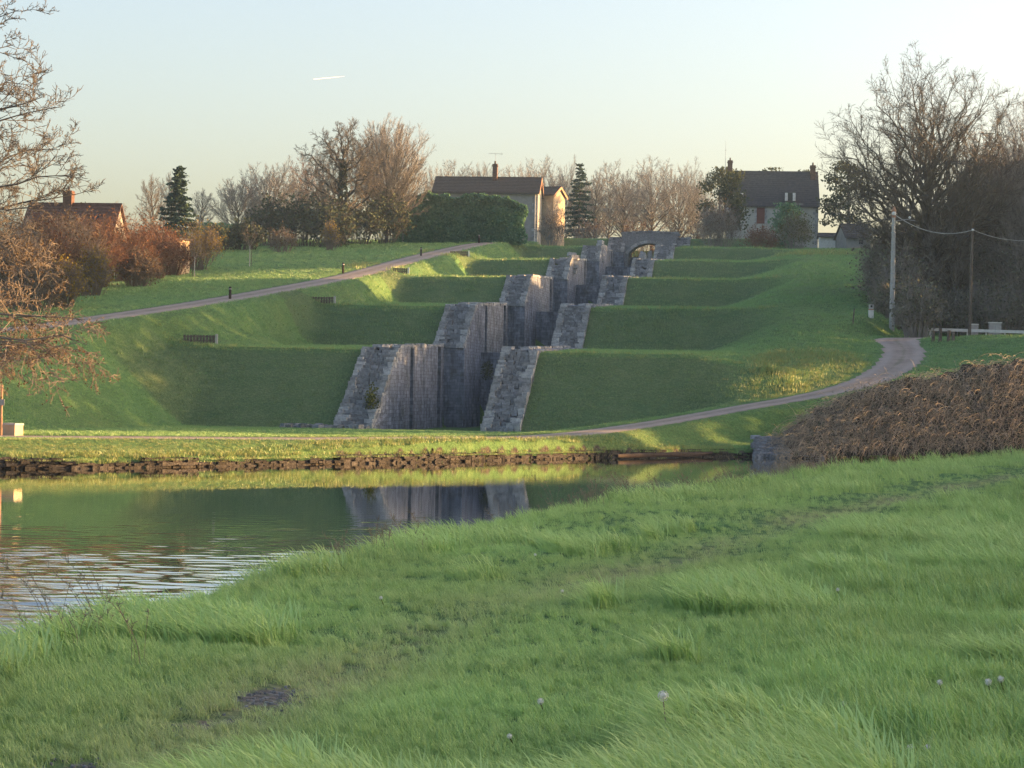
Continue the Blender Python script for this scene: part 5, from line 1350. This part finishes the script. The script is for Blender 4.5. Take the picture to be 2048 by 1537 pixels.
kp = ~((Y > 208) & (Y < 234) & (Z > 23.2) & (Z < 28.3)) & ~((Y > 245) & (Y < 259) & (Z > 26.5) & (Z < 30)); X, Y, Z = X[kp], Y[kp], Z[kp]  # openings cut so sun patches reach the far grass
tag(link('shade_wood', MB().cards(np.stack([X, Y, Z], 1), 1.15 * rng.uniform(.6, 1.3, len(X))).mesh('shade_wood', M['shade_leaf'])), 'dense unseen trees added past the right frame edge to shade the scene', 'shade_wood', kind='stuff')
# unseen trees added right of the camera to shade the near bank
SH = [(33, 80, 5.4), (35, 71, 6.2), (33, 62, 6.4), (36, 53, 7.2), (33, 44, 7.8), (35, 35, 8.6), (33, 27, 8.9), (35, 19, 9.0), (33, 10, 9.0), (35, -1, 7.6), (33, -10, 7.6)]
def shade_tree(x, y, h, i):
    z = tz_(x, y); t = thing('added_shade_tree', 'low leafy tree added out of view to shade the near bank, %s in the row beside the water' % ('last' if i == 0 else 'one'), 'tree', (x, y, z), rng.uniform(0, 6), 'added shade trees on the near bank')
    n = 4600; hh = rng.random(n); rr = 4.9 * np.sqrt(rng.random(n)) * np.sin(np.clip(hh * .9 + .08, 0, 1) * math.pi) ** .4; an = rng.uniform(0, 6.28, n)
    part('trunk', MB().pipe([(0, 0, -.3), (0, 0, h * .9)], [.3, .05], 7), M['bark'], t)
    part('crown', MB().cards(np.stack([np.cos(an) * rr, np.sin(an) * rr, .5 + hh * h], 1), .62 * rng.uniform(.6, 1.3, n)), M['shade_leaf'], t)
    return t
sh0 = shade_tree(*SH[0], 0)
sh1 = shade_tree(*SH[1], 1)
for i, (x, y, h) in enumerate(SH[2:]):
    dup(sh1, (x, y, tz_(x, y)), i * 1.3, (1, 1, h / 6.2))

# ------------------------------------------------------------------ grass
def grassmat(name, c1, c2, dry):
    m, n, l, b = newmat(name); n.remove(b)
    g = n.new('ShaderNodeNewGeometry'); a = n.new('ShaderNodeAttribute'); a.attribute_type = 'INSTANCER'; a.attribute_name = 'tint'
    oi = n.new('ShaderNodeObjectInfo')
    f = math_(n, l, 'ADD', math_(n, l, 'MULTIPLY', g.outputs['Random Per Island'], .6), math_(n, l, 'MULTIPLY', oi.outputs['Random'], .4))
    c = ramp(n, l, f, [(.12, c1), (.5, tuple(x * .48 + y * .52 for x, y in zip(c1, c2))), (.92, c2)])
    c = mixc(n, l, noise(n, l, g.outputs['Position'], .35, 3), c, tuple(x * y for x, y in zip(c2, (.8, 1.05, 1.0))))
    c = mixc(n, l, ramp(n, l, a.outputs['Fac'], [(0.0, (0, 0, 0)), (.98, (1, 1, 1)), (1.0, (0, 0, 0))]), c, dry)
    c = mixc(n, l, math_(n, l, 'MINIMUM', math_(n, l, 'MAXIMUM', math_(n, l, 'SUBTRACT', a.outputs['Fac'], 1.0), 0.0), 1.0), c, (.34, .28, .09))  # straw yellow, also used to paint sunlight onto tufts
    d = n.new('ShaderNodeBsdfDiffuse'); t = n.new('ShaderNodeBsdfTranslucent'); mx = n.new('ShaderNodeMixShader'); mx.inputs[0].default_value = .22
    gl = n.new('ShaderNodeBsdfGlossy'); gl.inputs['Roughness'].default_value = .45; mx2 = n.new('ShaderNodeMixShader'); mx2.inputs[0].default_value = .045
    l.new(c, d.inputs[0]); l.new(c, t.inputs[0]); l.new(d.outputs[0], mx.inputs[1]); l.new(t.outputs[0], mx.inputs[2])
    l.new(mx.outputs[0], mx2.inputs[1]); l.new(gl.outputs[0], mx2.inputs[2]); l.new(mx2.outputs[0], n['Material Output'].inputs[0]); return m
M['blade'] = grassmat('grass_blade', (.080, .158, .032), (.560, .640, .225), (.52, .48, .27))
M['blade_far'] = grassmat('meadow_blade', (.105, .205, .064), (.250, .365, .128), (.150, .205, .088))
M['seed'] = simple('seed_stalk', (.16, .13, .09), (.30, .25, .17), 4, .9)
def tuft(name, nb, h, spread, w, mat, lean=.35, bias=(-.30, -.08)):
    vs, q, t = [], [], []; k = 0
    for i in range(nb):
        a = rng.uniform(0, 6.28); r = spread * math.sqrt(rng.random()); x, y = math.cos(a) * r, math.sin(a) * r
        hh = h * rng.uniform(.45, 1.15); dx, dy = rng.normal() * lean + bias[0], rng.normal() * lean + bias[1]
        fa = rng.uniform(0, 6.28); sx, sy = math.cos(fa) * w * rng.uniform(.6, 1.2) / 2, math.sin(fa) * w / 2
        pts = []
        for f, ww in ((0, 1), (.5, .85), (.82, .5)):
            bend = f * f; cx, cy, cz = x + dx * hh * bend, y + dy * hh * bend, hh * f * (1 - .18 * f * math.hypot(dx, dy))
            pts += [(cx - sx * ww, cy - sy * ww, cz), (cx + sx * ww, cy + sy * ww, cz)]
        pts.append((x + dx * hh, y + dy * hh, hh * (1 - .25 * min(1, math.hypot(dx, dy)))))
        vs += pts; q += [(k, k + 1, k + 3, k + 2), (k + 2, k + 3, k + 5, k + 4)]; t.append((k + 4, k + 5, k + 6)); k += 7
    return bpy.data.objects.new(name, MB().add(vs, q, t).mesh(name, mat))
def clover(name, n, rad):
    vs, t = [], []; k = 0
    for i in range(n):
        a = rng.uniform(0, 6.28); q = rad * math.sqrt(rng.random()); x, y, z = math.cos(a) * q, math.sin(a) * q, rng.uniform(.04, .10)
        for j in range(3):
            b_ = a + j * 2.09; c_, s_ = math.cos(b_), math.sin(b_); w = .012
            vs += [(x, y, z), (x + c_ * .02 - s_ * w, y + s_ * .02 + c_ * w, z + .006), (x + c_ * .026, y + s_ * .026, z + .003), (x + c_ * .02 + s_ * w, y + s_ * .02 - c_ * w, z + .006)]
            t.append((k, k + 1, k + 2, k + 3)); k += 4
    return bpy.data.objects.new(name, MB().add(vs, t).mesh(name, M['blade']))
def stalk(name, h, nb=5):
    P0, P1, A, B = [], [], [], []
    for i in range(nb):
        x, y = rng.normal() * .06, rng.normal() * .06; hh = h * rng.uniform(.6, 1.1); dx, dy = rng.normal() * .22 - .12, rng.normal() * .2
        pts = [np.array([x + dx * hh * f * f, y + dy * hh * f * f, hh * f]) for f in (0, .35, .7, 1)]
        for j in range(3): P0.append(pts[j]); P1.append(pts[j + 1]); A.append(.0026); B.append(.0018)
        for _ in range(7):
            s0 = pts[2] + (pts[3] - pts[2]) * rng.uniform(.3, 1); P0.append(s0); P1.append(s0 + rng.normal(size=3) * .028 + np.array([0, 0, .03])); A.append(.0035); B.append(.001)
    return bpy.data.objects.new(name, MB().tubes(P0, P1, A, B, 3).mesh(name, M['seed']))
def scatter(name, label, pts, scl, tint, idx, variants, rot=None):
    me = bpy.data.meshes.new(name); N = len(pts); me.vertices.add(N); me.vertices.foreach_set('co', np.asarray(pts, np.float32).ravel())
    def att(nm, typ, arr, key='value'):
        a = me.attributes.new(nm, typ, 'POINT'); a.data.foreach_set(key, arr)
    att('scl', 'FLOAT', np.asarray(scl, np.float32)); att('tint', 'FLOAT', np.asarray(tint, np.float32)); att('idx', 'INT', np.asarray(idx, np.int32))
    r = np.zeros((N, 3), np.float32); r[:, 2] = rng.uniform(-.9, .9, N) if rot is None else rot
    att('rot', 'FLOAT_VECTOR', r.ravel(), 'vector')
    o = link(name, me); tag(o, label, 'grass', kind='stuff')
    col = bpy.data.collections.new(name + '_variants')
    for v in variants: col.objects.link(v)
    ng = bpy.data.node_groups.new(name + '_scatter', 'GeometryNodeTree')
    ng.interface.new_socket('Geometry', in_out='INPUT', socket_type='NodeSocketGeometry'); ng.interface.new_socket('Geometry', in_out='OUTPUT', socket_type='NodeSocketGeometry')
    n, l = ng.nodes, ng.links; gi, go = n.new('NodeGroupInput'), n.new('NodeGroupOutput'); ip = n.new('GeometryNodeInstanceOnPoints'); ci = n.new('GeometryNodeCollectionInfo')
    ci.inputs['Collection'].default_value = col; ci.inputs['Separate Children'].default_value = True; ci.inputs['Reset Children'].default_value = True
    ip.inputs['Pick Instance'].default_value = True
    def na(nm, dt):
        x = n.new('GeometryNodeInputNamedAttribute'); x.data_type = dt; x.inputs['Name'].default_value = nm; return x.outputs[0]
    l.new(gi.outputs[0], ip.inputs['Points']); l.new(ci.outputs[0], ip.inputs['Instance']); l.new(na('idx', 'INT'), ip.inputs['Instance Index'])
    l.new(na('rot', 'FLOAT_VECTOR'), ip.inputs['Rotation']); l.new(na('scl', 'FLOAT'), ip.inputs['Scale']); l.new(ip.outputs[0], go.inputs[0])
    md = o.modifiers.new('scatter', 'NODES'); md.node_group = ng
    return o
# near bank: more tufts close by, taller along the water's edge and on the right, short on the worn track
N = 115000
u_ = rng.random(N); d = (10.0 ** -.55 + u_ * (86.0 ** -.55 - 10.0 ** -.55)) ** (1 / -.55)
X = rng.uniform(-.5, .5, N) * (d * 2048 / FPX + 5.0)
zt, df, dn = terrain(X, d)
td, _, _ = polydist(X, d, TRACK)
rg_, dr_, ea_, so_ = masks(X, d, df, dn); ea_ = np.maximum(ea_, so_ * .45)
ok = (dn > -.75) & (df < 0) & (ea_ + rng.normal(size=N) * .12 < .34) & (rng.random(N) < 1 - .72 * np.exp(-(td / .55) ** 2) * (.3 + .7 * vnoise(X * .9, d * .6, 44)))
X, d, zt, dn, td, dr_ = X[ok], d[ok], zt[ok], dn[ok], td[ok], dr_[ok]
pt_ = vnoise(X * .5, d * .35, 71); pt2 = vnoise(X * 1.6, d * 1.1, 72)
tall = .30 + .26 * np.exp(-((dn - .2) / 1.5) ** 2) * (.5 + pt_) + .40 * sst((X - td * 0 - (d * .06 + .2)) / 2.0) * sst((td - .9) / 1.2) * (.75 + .5 * pt_)
tall *= 1 - .55 * np.exp(-(td / .75) ** 2)
scl = tall * rng.uniform(.7, 1.25, len(X)) * (.62 + .45 * pt2 + .30 * vnoise(X * 4.1, d * 2.6, 73)) * .78 * np.clip(1 + (d - 25) / 120, 1, 1.4)
idx = np.where(rng.random(len(X)) < .12 + .75 * sst((scl - .16) / .50), rng.integers(0, 4, len(X)), rng.integers(3, 7, len(X)))
idx = np.where((scl > .20) & (rng.random(len(X)) < .07), 7, idx)
scl = np.where((idx < 3) | (idx == 7), np.maximum(scl, .24), np.maximum(scl, .30) * 1.6)
cl_ = (vnoise(X * .8, d * .5, 91) > .66) & (td > 1.0) & (rng.random(len(X)) < .55)
idx = np.where(cl_, 8, idx); scl = np.where(cl_, rng.uniform(.7, 1.2, len(X)), scl)
tint = np.clip(dr_ * rng.uniform(.3, .95, len(X)) + .12 * (rng.random(len(X)) < .08), 0, .8)
V = [tuft('tuft', 18, .26, .10, .0100, M['blade'], .32), tuft('tuft', 15, .30, .12, .0105, M['blade'], .42), tuft('tuft', 20, .23, .11, .0095, M['blade'], .28), tuft('tuft', 24, .16, .13, .0090, M['blade'], .45), tuft('tuft', 28, .11, .14, .0090, M['blade'], .5, (-.12, 0)), tuft('tuft', 24, .09, .14, .0095, M['blade'], .6, (-.1, 0)), tuft('tuft', 22, .13, .12, .0090, M['blade'], .5), tuft('tuft', 15, .30, .10, .0112, M['blade'], .38), clover('clover', 34, .16)]
scatter('bank_grass', 'lush green grass of the near bank', np.stack([X, d, zt - .01], 1), scl, tint, idx, V)
pb = MB()
for (px, py, n_) in [(540, 1366, 90), (150, 1492, 60), (60, 1525, 40), (380, 1408, 25)]:
    c0 = PZ(px, py, 1.3)
    for _ in range(n_):
        x_, y_ = c0[0] + rng.normal() * .16, c0[1] + rng.normal() * .3; s_ = rng.uniform(.006, .022)
        pb.box((x_, y_, tz_(x_, y_) + s_ * .25), (s_ * 1.3, s_, s_ * .7), rng.uniform(0, 3), s_ * .18)
tag(link('gravel_stones', pb.mesh('gravel_stones', M['rubble'])), 'small pale stones on the bare patches of the worn track', 'stones', kind='stuff')
# dry seed stalks along the edge of the water
NS = 420
pe = smooth_poly(np.array(NEARBANK[2:10], float), 60); ii = rng.integers(0, len(pe), NS)
X = pe[ii, 0] + rng.normal(size=NS) * .45 + .1; Y = pe[ii, 1] + rng.normal(size=NS) * .4
keep = (Y > 12) & (vnoise(Y * .45, X * .2, 9) > .46); X, Y = X[keep], Y[keep]
zt = terrain(X, Y)[0]
scatter('dry_stalks', 'thin dry seed stalks along the edge of the near bank', np.stack([X, Y, zt], 1), rng.uniform(.6, 1.25, len(X)), np.zeros(len(X)), rng.integers(0, 3, len(X)), [stalk('stalk', .42), stalk('stalk', .55), stalk('stalk', .34, 7)])
# meadow on the far bank, terraces and hill
N = 190000
u_ = rng.random(N); d = (84.0 ** -.9 + u_ * (300.0 ** -.9 - 84.0 ** -.9)) ** (1 / -.9)
X = rng.uniform(-.5, .5, N) * (d * 2048 / FPX + 8.0)
zt, df, dn = terrain(X, d)
uu, vv = uv_(X, d)
d1, _, _ = polydist(X, d, LP); d2, _, _ = polydist(X, d, TOW)
vl = np.mod(vv, PITCH)
lockin = (np.abs(uu) < np.where((vv > 0) & (vl > 10.3), 6.4, 5.9)) & (vv > -.2) & (vv < 204)
ok = (df > .28) & (d1 > LP_W - .05) & (d2 > np.interp(d, [90, 115, 140], [1.1, 1.3, 1.8])) & ~lockin
X, d, zt, df, uu, vv = X[ok], d[ok], zt[ok], df[ok], uu[ok], vv[ok]
rg_, dr_, ea_, so_ = masks(X, d, df, np.full(len(X), -99.0))
scl = rng.uniform(.55, 1.2, len(X)) * (.75 + .6 * vnoise(X * .25, d * .2, 81)) * np.where(df < 1.3, 1.35, np.where(df < 6.5, .62, 1.0)) * np.clip(d / 150, .8, 1.7)
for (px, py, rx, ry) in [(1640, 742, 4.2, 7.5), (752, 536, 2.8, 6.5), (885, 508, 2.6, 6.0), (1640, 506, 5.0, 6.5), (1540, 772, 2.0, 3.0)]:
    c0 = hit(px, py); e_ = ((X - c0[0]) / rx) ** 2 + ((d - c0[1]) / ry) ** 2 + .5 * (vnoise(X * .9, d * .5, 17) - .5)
    pm = (e_ < 1) & (rng.random(len(X)) < .8); scl = np.where(pm, scl * 1.7, scl); rg_ = np.where(pm, 0, rg_); sun_tint = pm if px == 1640 and py == 742 else sun_tint | pm  # sunlit patches: taller tufts, their yellow stands in for sun
lip = np.zeros(len(X), bool)
for k in range(6): lip |= (np.abs(vv - PITCH * k - RUN[k] - .1) < .55) & (np.abs(uu) < 20)
scl = np.where(lip, scl * 1.45, scl); sun_tint = sun_tint | (lip & (rng.random(len(X)) < .7)); rg_ = np.where(lip, 0, rg_)  # lip tufts yellowed to imitate a sunlit edge
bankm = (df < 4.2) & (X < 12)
scl = np.where(rg_ > .4, scl * 1.25, scl)
fb = smooth_poly(np.array(FARBANK[2:10], float), 90); ii = rng.integers(0, len(fb), 2600)
ex, ey = fb[ii, 0] + rng.normal(size=2600) * .12, fb[ii, 1] + rng.uniform(.22, .75, 2600); keep = (ex < 13.2) & (vnoise(ex * .8, ey * .1, 12) > .18); ex, ey = ex[keep], ey[keep]
ez = terrain(ex, ey)[0]; ne = len(ex)
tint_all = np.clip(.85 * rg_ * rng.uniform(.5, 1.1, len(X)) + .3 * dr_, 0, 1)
tint_all = np.where(sun_tint | bankm, rng.uniform(1.12, 1.7, len(X)), tint_all)  # bank grass: straw colour with the low sun painted in too
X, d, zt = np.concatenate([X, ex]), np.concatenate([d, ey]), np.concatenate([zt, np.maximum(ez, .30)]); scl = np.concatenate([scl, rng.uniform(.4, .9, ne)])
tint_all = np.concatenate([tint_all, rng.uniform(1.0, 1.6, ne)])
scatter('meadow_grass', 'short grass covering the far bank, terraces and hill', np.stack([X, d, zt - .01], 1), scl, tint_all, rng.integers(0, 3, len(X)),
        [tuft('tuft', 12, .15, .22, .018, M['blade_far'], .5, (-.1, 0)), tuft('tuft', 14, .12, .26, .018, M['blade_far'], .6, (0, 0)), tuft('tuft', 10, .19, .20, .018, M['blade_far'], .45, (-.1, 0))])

# ------------------------------------------------------------------ dandelions and daisies in the near grass
M['puff'] = simple('seed_puff', (.60, .58, .52), (.78, .76, .70), 30, .9)
FL = [(1335, 1512, .30, .036, 'tall dandelion clock on a bare stem, largest of the seed heads'), (1090, 1440, .12, .024, 'white seed head left of the tall dandelion clock'), (1697, 1446, .12, .020, 'small white seed head low in the short grass right of the tall clock'), (1888, 1404, .14, .022, 'white seed head left of the close pair on the right'), (1985, 1404, .14, .026, 'left seed head of the close pair at the right edge'),
      (2010, 1402, .15, .026, 'right seed head of the close pair at the right edge'), (1572, 1462, .16, .018, 'small white seed head just right of the tall clock'), (1732, 1520, .12, .020, 'white seed head near the bottom edge, on a leaning stem'), (1832, 1534, .10, .028, 'larger white head cut by the bottom edge, left of two'), (1866, 1533, .10, .026, 'larger white head cut by the bottom edge, right of two'),
      (1681, 1212, .18, .022, 'lone white seed head in the tall grass of the middle right'), (1075, 1125, .10, .020, 'white seed head in the edge grass above the worn track'), (768, 1217, .10, .020, 'lone white seed head at the left side of the worn track'), (1029, 1500, .08, .018, 'tiny white seed head near the bottom, left of the tall clock'), (1130, 1198, .08, .02, 'tiny white seed head on the worn track')]
for px, py, hh, r_, lab in FL:
    q = hit(px, py); s_ = thing('dandelion', lab, 'dandelion', q, 0, 'dandelion clocks in the near grass')
    hh = hh * (1.05 if px == 1335 else .8); r_ *= .82
    part('stem', MB().pipe([(0, 0, -.02), (-.01, 0, hh * .5), (-.03, 0, hh)], [.0045, .004, .0035], 6), M['olive'] if px != 1335 else M['seed'], s_)
    part('seed_head', MB().ball((-.03, 0, hh + r_ * .7), r_ * .72, 10, 8).cards(np.array([-.03, 0, hh + r_ * .7]) + (lambda z: z / np.linalg.norm(z, axis=1, keepdims=True))(rng.normal(size=(160, 3))) * r_, r_ * .3), M['puff'], s_)

# ------------------------------------------------------------------ vapour trail
ca, cb = P(627, 159, 9000), P(690, 153, 9300)
M['vapour'] = simple('vapour', (.75, .75, .74), (.82, .82, .80), .01, 1.0)
pts = [ca * (1 - f) + cb * f for f in np.linspace(0, 1, 12)]
tag(link('vapour_trail', MB().pipe(pts, [.4, 1.0, 1.3, 1.2, 1.0, .9, .8, .7, .55, .45, .35, .2], 8).mesh('vapour_trail', M['vapour'], True)), 'short white vapour trail high in the clear sky, left of centre', 'vapour trail')

# ------------------------------------------------------------------ evening haze in the air of the valley
hm2, hn, hl, hb = newmat('haze')
hn.remove(hb)
pv = hn.new('ShaderNodeVolumePrincipled')
pv.inputs['Color'].default_value = (.50, .74, 1.0, 1); pv.inputs['Density'].default_value = .00019; pv.inputs['Anisotropy'].default_value = .3
hl.new(pv.outputs[0], hn['Material Output'].inputs['Volume'])
hz = link('haze', MB().box((0, 165, 22), (420, 520, 52)).mesh('haze', hm2)); tag(hz, kind='stuff')
hz['label'] = 'thin evening haze in the air'
